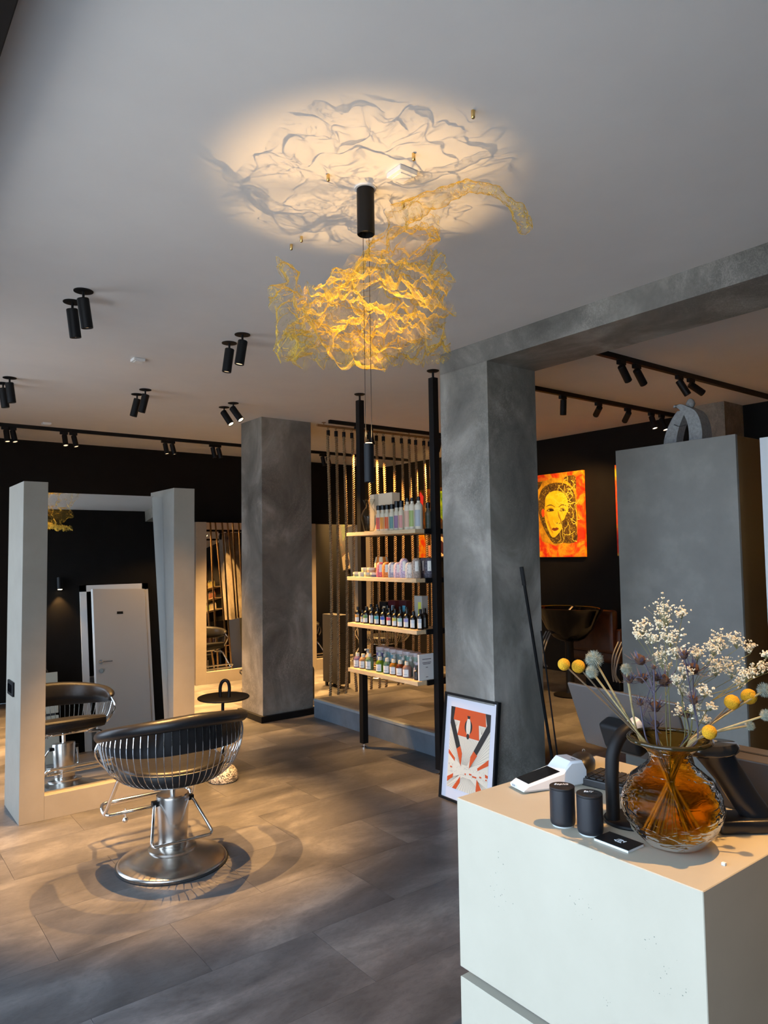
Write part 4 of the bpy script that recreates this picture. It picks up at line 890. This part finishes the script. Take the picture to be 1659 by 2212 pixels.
def stem_pts(head, k=0):
    h = Vector(head); c = Vector((VX, VY, CZT)); d = Vector((h.x-VX, h.y-VY, 0))
    dn = d.normalized() if d.length > .01 else Vector((1, 0, 0))
    q = min(.034, d.length*.5+.004)
    neck = c+dn*q*rnd.uniform(.6, 1.0)+Vector((0, 0, .186)); rimp = c+dn*min(.066, q*1.9)+Vector((0, 0, .228))
    foot = c-dn*rnd.uniform(.02, .06)+Vector((rnd.uniform(-.015, .015), rnd.uniform(-.015, .015), .028))
    return [foot, neck, rimp, h] if (h-rimp).length > .03 else [foot, neck, h]
yel = mat('craspedia_yellow', (.60, .34, .01), .8); _v = tex_coord(yel, obj=True); _c, _h = noise_ramp(yel, _v, 700, [(.4, '#a87a08'), (.6, '#e0a90c')], 2); nodes(yel)[1].new(_c, nodes(yel)[2].inputs['Base Color']); bump(yel, _h, .8, .002)
wh = ['leftmost', 'second from the left', 'high on the right by the cabinet side', 'rightmost', 'lowest, over the vase rim']
for i, (x, y, z, r) in enumerate(CRASP):
    t = thing('billy_button_flower', 'yellow ball-shaped dried flower, '+wh[i], 'dried flower', (x, y, z), 0, 'yellow ball flowers')
    P = [p-Vector((x, y, z)) for p in stem_pts((x, y, z))]
    obj('stem', tube(spline(P, 8), .0017, 6), stem_b, t, smooth=True)
    bm = bmesh.new(); bmesh.ops.create_icosphere(bm, subdivisions=3, radius=r)
    for v in bm.verts: v.co *= 1+.035*noise.noise(v.co*300)
    obj('flower_head', bm, yel, t, smooth=True)
ech = noisy('globe_thistle', [(.3, '#6f7668'), (.7, '#a9ac9c')], 200, .8, obj=True)
wh = ['big leftmost spiky globe', 'smaller one below the big left globe', 'greenish one beside the black wash area', 'small one low on the right', 'rightmost upper one', 'rightmost lower one']
for i, (x, y, z, r) in enumerate(ECHI):
    t = thing('globe_thistle', 'grey spiky dried globe thistle, '+wh[i], 'dried flower', (x, y, z), 0, 'grey globe thistles')
    P = [p-Vector((x, y, z)) for p in stem_pts((x, y, z))]
    obj('stem', tube(spline(P, 8), .0022, 6), stem_t, t, smooth=True)
    bm = bmesh.new(); bmesh.ops.create_icosphere(bm, subdivisions=2, radius=r*.55); n = 230
    for k in range(n):
        zz = 1-2*(k+.5)/n; ph = k*2.39996; d = Vector((math.sqrt(1-zz*zz)*math.cos(ph), math.sqrt(1-zz*zz)*math.sin(ph), zz))
        s = d.cross(Vector((.3, .5, .8))).normalized(); s2 = d.cross(s); w_ = r*.055; L_ = r*rnd.uniform(.9, 1.1)
        a = [bm.verts.new(d*r*.5+(s*math.cos(q)+s2*math.sin(q))*w_) for q in (0, 2.1, 4.2)]; tip = bm.verts.new(d*L_)
        for q in range(3): bm.faces.new((a[q], a[(q+1) % 3], tip))
    obj('flower_head', bm, ech, t)
erb = mat('thistle_brown', '#4a3020', .9); erp = noisy('thistle_violet', [(.3, '#3c364a'), (.7, '#5f586a')], 90, .8, obj=True)
groups = [[0, 1, 2, 5], [3, 4, 9], [6, 7, 8], [10, 11], [12]]
wh = ['the left one with the highest heads', 'the middle one with a wide collar', 'the right one before the cabinet', 'the low middle one over the vase', 'the single low one on the right']
for gi, gr in enumerate(groups):
    base = Vector(ERYN[gr[-1]][:3])
    t = thing('sea_holly', 'dried violet-brown sea holly stem, '+wh[gi], 'dried flower', tuple(base), 0, 'dried sea holly stems')
    main = [p-base for p in stem_pts(tuple(base))]; bm = tube(spline(main, 8), .0016, 6)
    for k in gr[:-1]:
        h = Vector(ERYN[k][:3])-base; tube(spline([main[-2]*.4, h*.5+Vector((0, 0, -.01)), h], 5), .0012, 5, bm=bm)
    obj('stem', bm, stem_p, t, smooth=True)
    for k in gr:
        h = Vector(ERYN[k][:3])-base; r = ERYN[k][3]
        bm = bmesh.new(); bmesh.ops.create_icosphere(bm, subdivisions=2, radius=r*.8)
        for v in list(bm.verts): v.co.z *= 1.15; v.co *= rnd.uniform(.82, 1.2); v.co += h
        obj('thistle_head', bm, erb, t)
        bm = bmesh.new()
        for q in range(22):
            a = q*2*PI/11+rnd.uniform(-.2, .2); el_ = rnd.uniform(-.25, .55) if q < 11 else rnd.uniform(.3, 1.0)
            d = Vector((math.cos(a)*math.cos(el_), math.sin(a)*math.cos(el_), math.sin(el_))); s = d.cross(Vector((0, 0, 1))).normalized()
            Lq = r*rnd.uniform(2.2, 3.1); b0 = h+Vector((0, 0, -r*.6))+d*r*.5
            vs = [bm.verts.new(b0-s*r*.16), bm.verts.new(b0+s*r*.16), bm.verts.new(b0+d*Lq*.5+s*r*.15), bm.verts.new(b0+d*Lq+Vector((0, 0, r*.3))), bm.verts.new(b0+d*Lq*.5-s*r*.15)]; bm.faces.new(vs)
        obj('bracts', bm, erp, t)
flw = mat('gypsophila_cream', '#e0d2b4', .8)
wh = ['the tallest spray', 'left spray before the cabinet', 'middle spray', 'spray right of the thistles', 'high right spray', 'dense right spray', 'rightmost spray', 'low spray above the rim']
fmesh = me_of('f', (lambda b: (bmesh.ops.create_icosphere(b, subdivisions=1, radius=1), b)[1])(bmesh.new()), flw)
for gi, gr in enumerate(GYP):
    base = Vector(gr[0][:3]); t = thing('gypsophila_spray', 'fine cream baby\'s breath, '+wh[gi], 'dried flower', tuple(base), 0, 'baby\'s breath sprays')
    fork = base*.45+Vector((VX, VY, CZT+.24))*.55; main = [p for p in stem_pts(tuple(fork))]
    sb = tube(spline([p-base for p in main], 6), .0011, 5); fb = bmesh.new()
    for (x, y, z, r) in gr:
        c = Vector((x, y, z)); low = c-Vector((0, 0, r*1.2))
        tube(spline([fork-base, (fork+low)*.5-base+Vector((rnd.uniform(-.01, .01), rnd.uniform(-.01, .01), 0)), low-base], 5), .0007, 4, bm=sb)
        n = int(26+r*1600)
        for k in range(n):
            p = c+Vector((rnd.gauss(0, r*.55), rnd.gauss(0, r*.55), rnd.gauss(0, r*.45)))
            if k % 2 == 0: tube([low-base, (low+p)*.5-base+Vector((0, 0, -.001)), p-base], .00028, 3, bm=sb, caps=False)
            s = rnd.uniform(.0016, .0030)
            for q in range(3):
                pp = p-base+Vector((rnd.gauss(0, s*.6), rnd.gauss(0, s*.6), rnd.gauss(0, s*.4)))
                bmesh.ops.create_icosphere(fb, subdivisions=1, radius=s*rnd.uniform(.55, .85), matrix=Matrix.Translation(pp))
    obj('stems', sb, stem_g, t, smooth=True); o = obj('florets', fb, flw, t); o['kind'] = 'stuff'

# ------------------------------------------------------------------ tall cabinet and sculpture, wash units
t = thing('tall_cabinet', 'tall grey concrete-look cabinet with warm glow coloured into its brown side in the right room', 'cabinet', (4.05, 1.97, PLZ))
obj('front_panel', BX(0, 0, 0, .022, .79, 2.028, .001, 1), cab_m, t); obj('carcass', BX(.026, .003, 0, .62, .787, 2.022, .001, 1), brown_glow_m, t)
t = thing('loop_sculpture', 'pale grey rough-cast arch sculpture on top of the tall cabinet', 'sculpture', (4.36, 2.43, 2.2))
# two bending legs meeting at the top; profile in (y, z), thickness along x
scm = noisy('roughcast_grey', [(.3, '#8b8d8b'), (.7, '#a9abaa')], 60, .85, bstr=.6, obj=True)
def slabprof(out_, th, depth, bm):
    prev = None
    for (y, z, w_) in out_:
        ring = [bm.verts.new(p) for p in ((-depth/2, y-w_, z), (-depth/2, y+w_, z), (depth/2, y+w_, z), (depth/2, y-w_, z))]
        if prev:
            for k in range(4): bm.faces.new((prev[k], prev[(k+1) % 4], ring[(k+1) % 4], ring[k]))
        else: bm.faces.new(ring)
        prev = ring
    bm.faces.new(prev[::-1])
def smooth_prof(P, n=5):
    q = spline([(a, b, c) for a, b, c in P], n); return [(v.x, v.y, v.z) for v in q]
bm = bmesh.new(); slabprof(smooth_prof([(.100, 0, .044), (.098, .06, .045), (.078, .13, .042), (.042, .20, .038), (.008, .245, .034)]), 0, .08, bm); obj('left_leg', bm, scm, t, smooth=True, angle=40)
bm = bmesh.new(); slabprof(smooth_prof([(-.080, 0, .042), (-.088, .07, .044), (-.080, .15, .043), (-.052, .22, .042), (-.005, .262, .032), (.03, .285, .018), (.052, .27, .006)]), 0, .12, bm); obj('right_leg', bm, scm, t, smooth=True, angle=40)
bm = lathe([(0, -.03), (.02, -.02), (.03, 0), (.02, .025), (.008, .035), (0, .037)], 16, (0, -.03, .285)); obj('top_knob', bm, scm, t, smooth=True)
obj('wire_twig', tube(spline([(-.05, .06, .16), (-.06, .02, .14), (-.05, -.02, .145)], 4), .002, 5), blk, t)
brl = noisy('brown_leather', [(.3, '#3a1e10'), (.7, '#4c2a18')], 30, .4)
def wash(label, loc, tilt, rz):
    t = thing('backwash_unit', label, 'wash basin', loc, rz, 'black wash basins')
    obj('pedestal', lathe([(0, 0), (.15, 0), (.16, .012), (.05, .03), (.04, .06), (.04, .5), (.07, .55), (0, .55)], 28), blk, t, smooth=True, angle=40)
    prof = [(0, 0), (.10, 0), (.16, .03), (.24, .12), (.30, .24), (.335, .30), (.345, .31), (.33, .312), (.31, .30), (.27, .22), (.2, .1), (.1, .05), (0, .045)]
    bm = lathe(prof, 40, sx=.75, sy=1.05); bm.transform(Matrix.Translation((0, 0, .52))@Matrix.Rotation(tilt, 4, 'Y')); obj('basin', bm, blk_gl, t, smooth=True, angle=60)
    obj('tap', tube(spline([(.16, .02, .70), (.16, .02, .80), (.10, .02, .835), (.03, .02, .80)], 5), .011, 8), chrome, t, smooth=True)
    for k, dy in enumerate((.13, .16, .19)):
        obj('hose', tube(spline([(-.1, dy, .60), (-.16, dy+.02, .48), (-.17+k*.02, dy+.05, .34), (-.10, dy+.06, .26)], 5), .007, 6), mat('hose_grey', (.2, .2, .2), .35), t, smooth=True)
    obj('seat', BX(.36, -.28, .28, .9, .28, .42, .05, 4), brl, t, smooth=True, angle=30); obj('seat_back', BX(.30, -.28, .38, .40, .28, .80, .045, 4), brl, t, smooth=True, angle=30)
    for s in (-1, 1): obj('armrest', BX(.34, s*.30-.03, .42, .85, s*.30+.03, .62, .028, 4), brl, t, smooth=True, angle=30)
    obj('seat_foot', BX(.5, -.2, 0, .8, .2, .28, .01), blk, t)
    return t
w1 = wash('black glossy wash basin unit right of the pillar', (5.55, 4.36, PLZ), 0, 0)
w2 = copy_tree(w1, 'black wash basin unit mostly hidden by the tall cabinet', (5.35, 3.42, PLZ), 0)
for c in w2.children:
    if c.name.startswith('basin'): c.rotation_euler = (math.radians(12), 0, 0); c.location = (0, .0, .04)
# white framed panel at the right edge
t = thing('white_panel', 'white framed panel cut off by the right photo edge', 'panel', (4.15, 1.14, PLZ+.001))
obj('panel_board', BX(.012, 0, 0, .05, .74, 2.0, .002), mat('panel_white', (.72, .74, .75), .4), t)
for a, b, c, d in ((0, 0, .06, 2.0), (.68, 0, .74, 2.0), (.06, 1.94, .68, 2.0), (.06, 0, .68, .08)): obj('frame_bar', BX(-.005, a, b, .012, c, d, .002), MATS['panel_white'], t)
# long-handled sweeper leaning on the pillar
t = thing('long_handled_dustpan', 'black long-handled sweeper leaning against the concrete pillar', 'broom', (3.63, 2.975, 0))
obj('handle', tube([(0, 0, .02), (-.262, .0, 1.35)], .0095, 10), blk, t, smooth=True); obj('grip', tube([(-.262, 0, 1.34), (-.284, 0, 1.45)], .013, 12), rubber, t, smooth=True)
obj('second_pole', tube([(.02, -.02, .02), (-.14, -.02, 1.05)], .005, 8), blk, t, smooth=True)
obj('head', BX(-.13, -.05, 0.001, .0, .04, .05, .01), blk, t)

# ------------------------------------------------------------------ framed poster leaning on the pillar
PW, PH = .47, .655
t = thing('framed_poster', 'black framed orange and cream poster leaning against the pillar', 'poster', (3.064, 3.462, .0))
th_ = math.asin(.073/PH)
# local plane: u along -y, v up (leaning toward +x), normal toward -x
def PM(u, v, d=0.):
    return Vector((v*math.sin(th_)-d*math.cos(th_), -u, v*math.cos(th_)+d*math.sin(th_)))
def pquad(name, poly, d, mt, par, thick=0.0006):
    bm = bmesh.new(); a = [bm.verts.new(PM(u, v, d)) for u, v in poly]; b = [bm.verts.new(PM(u, v, d+thick)) for u, v in poly]; n = len(poly)
    bm.faces.new(b); bm.faces.new(a[::-1])
    for i in range(n): bm.faces.new((a[i], a[(i+1) % n], b[(i+1) % n], b[i]))
    return obj(name, bm, mt, par)
R_ = lambda a, b, c, d: [(a, b), (c, b), (c, d), (a, d)]
for q in (R_(0, 0, PW, .014), R_(0, PH-.014, PW, PH), R_(0, .014, .014, PH-.014), R_(PW-.014, .014, PW, PH-.014)): pquad('frame_bar', q, -.02, blk, t, .026)
mt_ = pquad('mat_board', R_(.012, .012, PW-.012, PH-.012), -.012, cm('#e9e7ee', .5), t, .006)
P0, P1, V0, V1 = .060, .408, .080, .572
pr_ = pquad('print', R_(P0, V0, P1, V1), -.0055, cm('#f3e6cf', .5), mt_, .0006)
org, dkb = cm('#e2571c', .5), cm('#231f1c', .5)
def pu(x, y): return (P0+(P1-P0)*x, V0+(V1-V0)*y)
d1 = -.0045
for poly, mm in (([(0, 1), (.11, 1), (.08, .86), (.345, .45), (.33, .29), (0, .79)], dkb), ([(1, 1), (.87, 1), (.92, .86), (.56, .44), (.535, .29), (1, .80)], dkb)):
    pquad('print_shape', [pu(*p) for p in poly], d1, mm, pr_, .0004)
for poly in ([(.11, 1), (.87, 1), (.90, .84), (.72, .84), (.75, .66), (.20, .66), (.25, .84), (.08, .84)], [(.20, .49), (.29, .535), (.345, .45), (.33, .29)], [(.63, .52), (.72, .475), (.535, .29), (.56, .44)], [(0, .46), (.17, .37), (.17, .33), (0, .41)], [(1, .47), (.74, .33), (.75, .30), (1, .40)], [(0, .12), (.15, .18), (.14, .13), (0, .06)], [(.14, 0), (.33, .17), (.33, .10), (.24, 0)], [(.74, .2), (.97, 0), (.78, 0), (.73, .06)], [(.93, .29), (1, .28), (1, .25), (.94, .25)]):
    pquad('print_shape', [pu(*p) for p in poly], d1+.0005, org, pr_, .0004)
pquad('print_shape', [pu(.47+.095*math.cos(a), .79+.095*math.sin(a)*.95) for a in [2*PI*k/20 for k in range(20)]], d1+.001, dkb, pr_, .0004)
pquad('print_shape', [pu(.47+.055*math.cos(a)*(1 if math.sin(a) < .9 else .5), .79+.115*math.sin(a)) for a in [2*PI*k/20 for k in range(20)]], d1+.0015, cm('#f3e6cf', .5), pr_, .0004)
pquad('print_shape', [pu(.47+.035*math.cos(a), .675+.035*math.sin(a)) for a in [2*PI*k/14 for k in range(14)]], d1+.002, dkb, pr_, .0004)
pquad('print_shape', [pu(.43, .925), pu(.51, .925), pu(.49, .89), pu(.45, .89)], d1+.002, dkb, pr_, .0004)
bm = bmesh.new(); ln = cm('#8a7d6c', .6)
def pline(a, b, w=.0006, dd=d1+.0002):
    A_, B_ = PM(*pu(*a), dd), PM(*pu(*b), dd); n = (B_-A_).cross(PM(0, 0, 1)-PM(0, 0, 0)).normalized()*w
    bm.faces.new([bm.verts.new(p) for p in (A_-n, B_-n, B_+n, A_+n)])
for k in range(14):
    x = .24+.5*k/13; pline((.42+.06*(k-6.5)/6.5, .32), (x, .65))
for k in range(8): pline((.33, .31), (.0, .76-.045*k)); pline((.55, .31), (1.0, .78-.045*k))
for k in range(16): pline((.40+.012*k, .17), (.02+.064*k, .0))
for k in range(5): pline((.30, .18), (0, .10-.02*k)); pline((.75, .18), (1, .12-.02*k)); pline((.13, .74), (.10+.03*k, .83)); pline((.80, .74), (.75+.03*k, .83))
rnd = random.Random(2)
for k in range(120):
    x = rnd.uniform(.01, .99); y = (.285 if k % 2 else .205)+rnd.uniform(-.018, .018); pline((x, y), (x+rnd.uniform(-.012, .012), y+rnd.uniform(-.012, .012)), .0006)
o = obj('print_lines', bm, ln, pr_); o['kind'] = 'stuff'
for (x, y, w_) in ((.06, .26, .05), (.55, .24, .06), (.44, .225, .03), (.63, .225, .10), (.80, .245, .05), (.95, .235, .03)): pquad('print_shape', [pu(x, y), pu(x+w_, y), pu(x+w_, y-.018), pu(x, y-.018)], d1+.0008, org, pr_, .0003)

# ------------------------------------------------------------------ paintings on the right wall
def painting(label, ya, yb, z0, z1):
    t = thing('painting', label, 'painting', (XR, ya, z0), 0, 'unframed canvas paintings')
    return t, abs(yb-ya), z1-z0
def canvas(t, w, h, mt):
    return obj('canvas', BX(-.04, -w, 0, -.001, 0, h, .002), mt, t)
def wshape(name, par, poly, w, h, mt, d, n_=None):
    bm = bmesh.new(); bm.faces.new([bm.verts.new((-.0405-d, -x*w, y*h)) for x, y in poly]); return obj(name, bm, mt, par)
org_n = noisy('paint_orange', [(.30, '#d81405'), (.44, '#e8400a'), (.52, '#ee7a12'), (.62, '#f2b81c'), (.74, '#e02c08')], 5, .5, dist=1.5, detail=8)
t, w, h = painting('yellow and orange painted woman\'s face on the dark right wall', 5.563, 4.888, 1.475, 2.44)
c = canvas(t, w, h, org_n)
brn = noisy('paint_brown', [(.36, '#2a1a06'), (.50, '#5a4210'), (.60, '#8a6c18'), (.66, '#e6d048'), (.70, '#4a3208')], 26, .5, dist=2.2, detail=7)
yl = noisy('paint_yellow', [(.35, '#e8b800'), (.65, '#fadb28')], 8, .5); yl2 = noisy('paint_ochre', [(.35, '#b87c10'), (.65, '#eab41c')], 14, .5)
def ell(cx, cy_, a, b, n=36, rough=.0, sd=1):
    return [(cx+a*math.cos(2*PI*k/n)*(1+rough*math.sin(k*sd*3.1)), cy_+b*math.sin(2*PI*k/n)*(1+rough*math.cos(k*sd*4.7))) for k in range(n)]
pt = lambda nm, poly, mt, d: wshape(nm, c, poly, w, h, mt, d)
def sp2(P, n=5):
    q = spline([(a_, b_, 0) for a_, b_ in P], n, True); return [(v.x, v.y) for v in q]
pt('paint_ground', [(.02, .88), (.12, .93), (.24, .925), (.38, .95), (.52, .935), (.66, .95), (.80, .925), (.87, .93), (.86, .70), (.875, .45), (.86, .20), (.70, .15), (.55, .165), (.42, .13), (.28, .16), (.12, .19), (.05, .36), (.03, .6)], yl2, .0004)
pt('paint_hair', sp2([(.05, .60), (.07, .72), (.14, .82), (.28, .875), (.48, .885), (.68, .85), (.82, .75), (.855, .58), (.85, .36), (.86, .20), (.72, .16), (.54, .17), (.38, .16), (.26, .24), (.17, .34), (.09, .46)]), brn, .0008)
pt('paint_corner', [(.02, .92), (.16, .915), (.10, .85), (.02, .80)], brn, .0009); pt('paint_corner', sp2([(.62, .925), (.74, .955), (.86, .93), (.865, .80), (.80, .81), (.72, .87)]), brn, .0009)
pt('paint_face', sp2([(.20, .62), (.22, .72), (.32, .775), (.46, .79), (.60, .755), (.68, .68), (.695, .58), (.675, .48), (.62, .40), (.54, .325), (.46, .268), (.385, .235), (.325, .245), (.275, .30), (.225, .38), (.19, .47), (.185, .54)]), yl, .0012)
pt('paint_cheek', sp2([(.20, .50), (.235, .42), (.30, .33), (.36, .27), (.34, .33), (.29, .41), (.25, .50), (.22, .57)]), yl2, .0013)
pt('paint_ear', sp2(ell(.155, .535, .035, .05, 10)), cm('#ee5418', .5), .0013)
dk_ = cm('#3c2a08', .5); md_ = cm('#a07a12', .5); hi_ = cm('#f9e660', .5)
for ex, ey, w_ in ((.315, .562, .085), (.575, .555, .07)):
    pt('paint_lid', sp2([(ex-w_, ey-.004), (ex-w_*.5, ey+.020), (ex, ey+.027), (ex+w_*.6, ey+.020), (ex+w_, ey-.006), (ex+w_*.5, ey-.016), (ex-w_*.4, ey-.016)]), md_, .0014)
    pt('paint_eye', sp2([(ex-w_*.8, ey-.002), (ex-w_*.4, ey+.013), (ex, ey+.017), (ex+w_*.5, ey+.012), (ex+w_*.85, ey-.005), (ex+w_*.3, ey-.012), (ex-w_*.4, ey-.011)]), dk_, .0016)
    pt('paint_glint', sp2(ell(ex-w_*.40, ey, w_*.2, .006, 8)), hi_, .0018)
pt('paint_brow', sp2([(.215, .602), (.27, .625), (.34, .628), (.415, .600), (.415, .594), (.34, .618), (.27, .615)]), dk_, .0016); pt('paint_brow', sp2([(.50, .598), (.57, .622), (.66, .603), (.66, .594), (.57, .612), (.50, .590)]), dk_, .0016)
pt('paint_nose', sp2([(.475, .55), (.485, .48), (.515, .425), (.50, .402), (.47, .400), (.44, .405), (.445, .398), (.48, .389), (.525, .396), (.545, .43), (.51, .49)]), md_, .0016)
pt('paint_nostril', sp2(ell(.455, .402, .018, .006, 8)), dk_, .0018)
pt('paint_shadow', sp2([(.52, .41), (.60, .44), (.665, .52), (.71, .50), (.76, .34), (.68, .22), (.50, .19), (.43, .235), (.50, .29), (.56, .34)]), brn, .0015)
pt('paint_mouth', sp2([(.335, .335), (.375, .351), (.405, .345), (.44, .352), (.485, .335), (.44, .316), (.395, .311), (.36, .319)]), cm('#8a3c10', .5), .0017); pt('paint_mouth', sp2([(.34, .335), (.40, .338), (.48, .335), (.40, .331)]), dk_, .0018)
bm = bmesh.new(); rnd = random.Random(8)
for k in range(46):
    x, y = rnd.uniform(.5, .86), rnd.uniform(.2, .88); a = rnd.uniform(0, 6.28)
    for q in range(5):
        x2, y2 = x+.035*math.cos(a), y+.03*math.sin(a); w_ = .004
        if not (0.03 < x2 < .95 and .03 < y2 < .97): break
        nx, ny = -math.sin(a)*w_, math.cos(a)*w_
        bm.faces.new([bm.verts.new((-.0428, -px*w, py*h)) for px, py in ((x-nx, y-ny), (x2-nx, y2-ny), (x2+nx, y2+ny), (x+nx, y+ny))])
        x, y = x2, y2; a += rnd.uniform(-.9, .9)
o = obj('paint_drips', bm, cm('#e8dc50', .5), c); o['kind'] = 'stuff'
t, w, h = painting('red and yellow canvas mostly hidden by the tall cabinet', 4.476, 3.86, 1.485, 2.45); canvas(t, w, h, noisy('paint_red', [(.38, '#d81c08'), (.5, '#ee5210'), (.62, '#c8c020')], 4, .5))
t, w, h = painting('dark canvas with orange, green and pink seen through the ropes', 7.744, 7.07, 1.475, 2.435)
c = canvas(t, w, h, noisy('paint_dark', [(.36, '#1c1408'), (.5, '#3a2a0c'), (.62, '#6a3c10')], 6, .5, dist=1.5))
pt = lambda nm, poly, mt, d: wshape(nm, c, poly, w, h, mt, d)
pt('paint_patch', [(.0, .0), (0, .55), (.12, .7), (.2, .4), (.3, .1), (.25, 0)], noisy('paint_flame', [(.4, '#e8400c'), (.55, '#f0a414'), (.7, '#f5cc20')], 8, .5), .0005)
pt('paint_patch', [(.05, .75), (.1, .98), (.22, .9), (.18, .7)], cm('#c8343c', .5), .0005)
pt('paint_patch', ell(.38, .52, .1, .13, 20, .1), cm('#e8745a', .5), .0006); pt('paint_patch', [(.55, .95), (.9, .95), (.85, .5), (.7, .6)], noisy('paint_green', [(.4, '#2a5a14'), (.6, '#8aa82a')], 9, .5), .0005)
pt('paint_patch', [(.3, .02), (.3, .18), (.48, .18), (.48, .02)], cm('#eaa07a', .5), .0007); pt('paint_patch', [(.55, .02), (.55, .27), (.75, .30), (.97, .24), (.97, .02)], cm('#eed9a8', .5), .0007)
pt('paint_patch', ell(.76, .14, .09, .09, 14, .2), cm('#3a1410', .5), .0009)

# ------------------------------------------------------------------ product wall seen in the far mirror
t = thing('wall_shelf', 'narrow lit product shelves on the right wall, seen in the far mirror', 'shelf', (6.57, 1.75, 0))
for k, z in enumerate((1.43, 1.67, 1.91)): obj('shelf_board', BX(-.2, -.5, z-.02, -.001, .6, z), wood, t)
for k, z in enumerate((1.43, 1.67, 1.91)):
    for j in range(12):
        c_ = ['#d8c878', '#7d9a5a', '#c8b89a', '#5a3420'][(k+j//4) % 4]
        bottle('%s bottle, %s from the near end of the %s wall shelf in the mirror' % (['yellow', 'green', 'beige', 'brown'][(k+j//4) % 4], ordn[j], ['lowest', 'middle', 'top'][k]), 'bottles on the wall shelf', (6.46, 1.30+j*.085, z), .024, .17, .012, .03, .013, c_, '#141414', None)
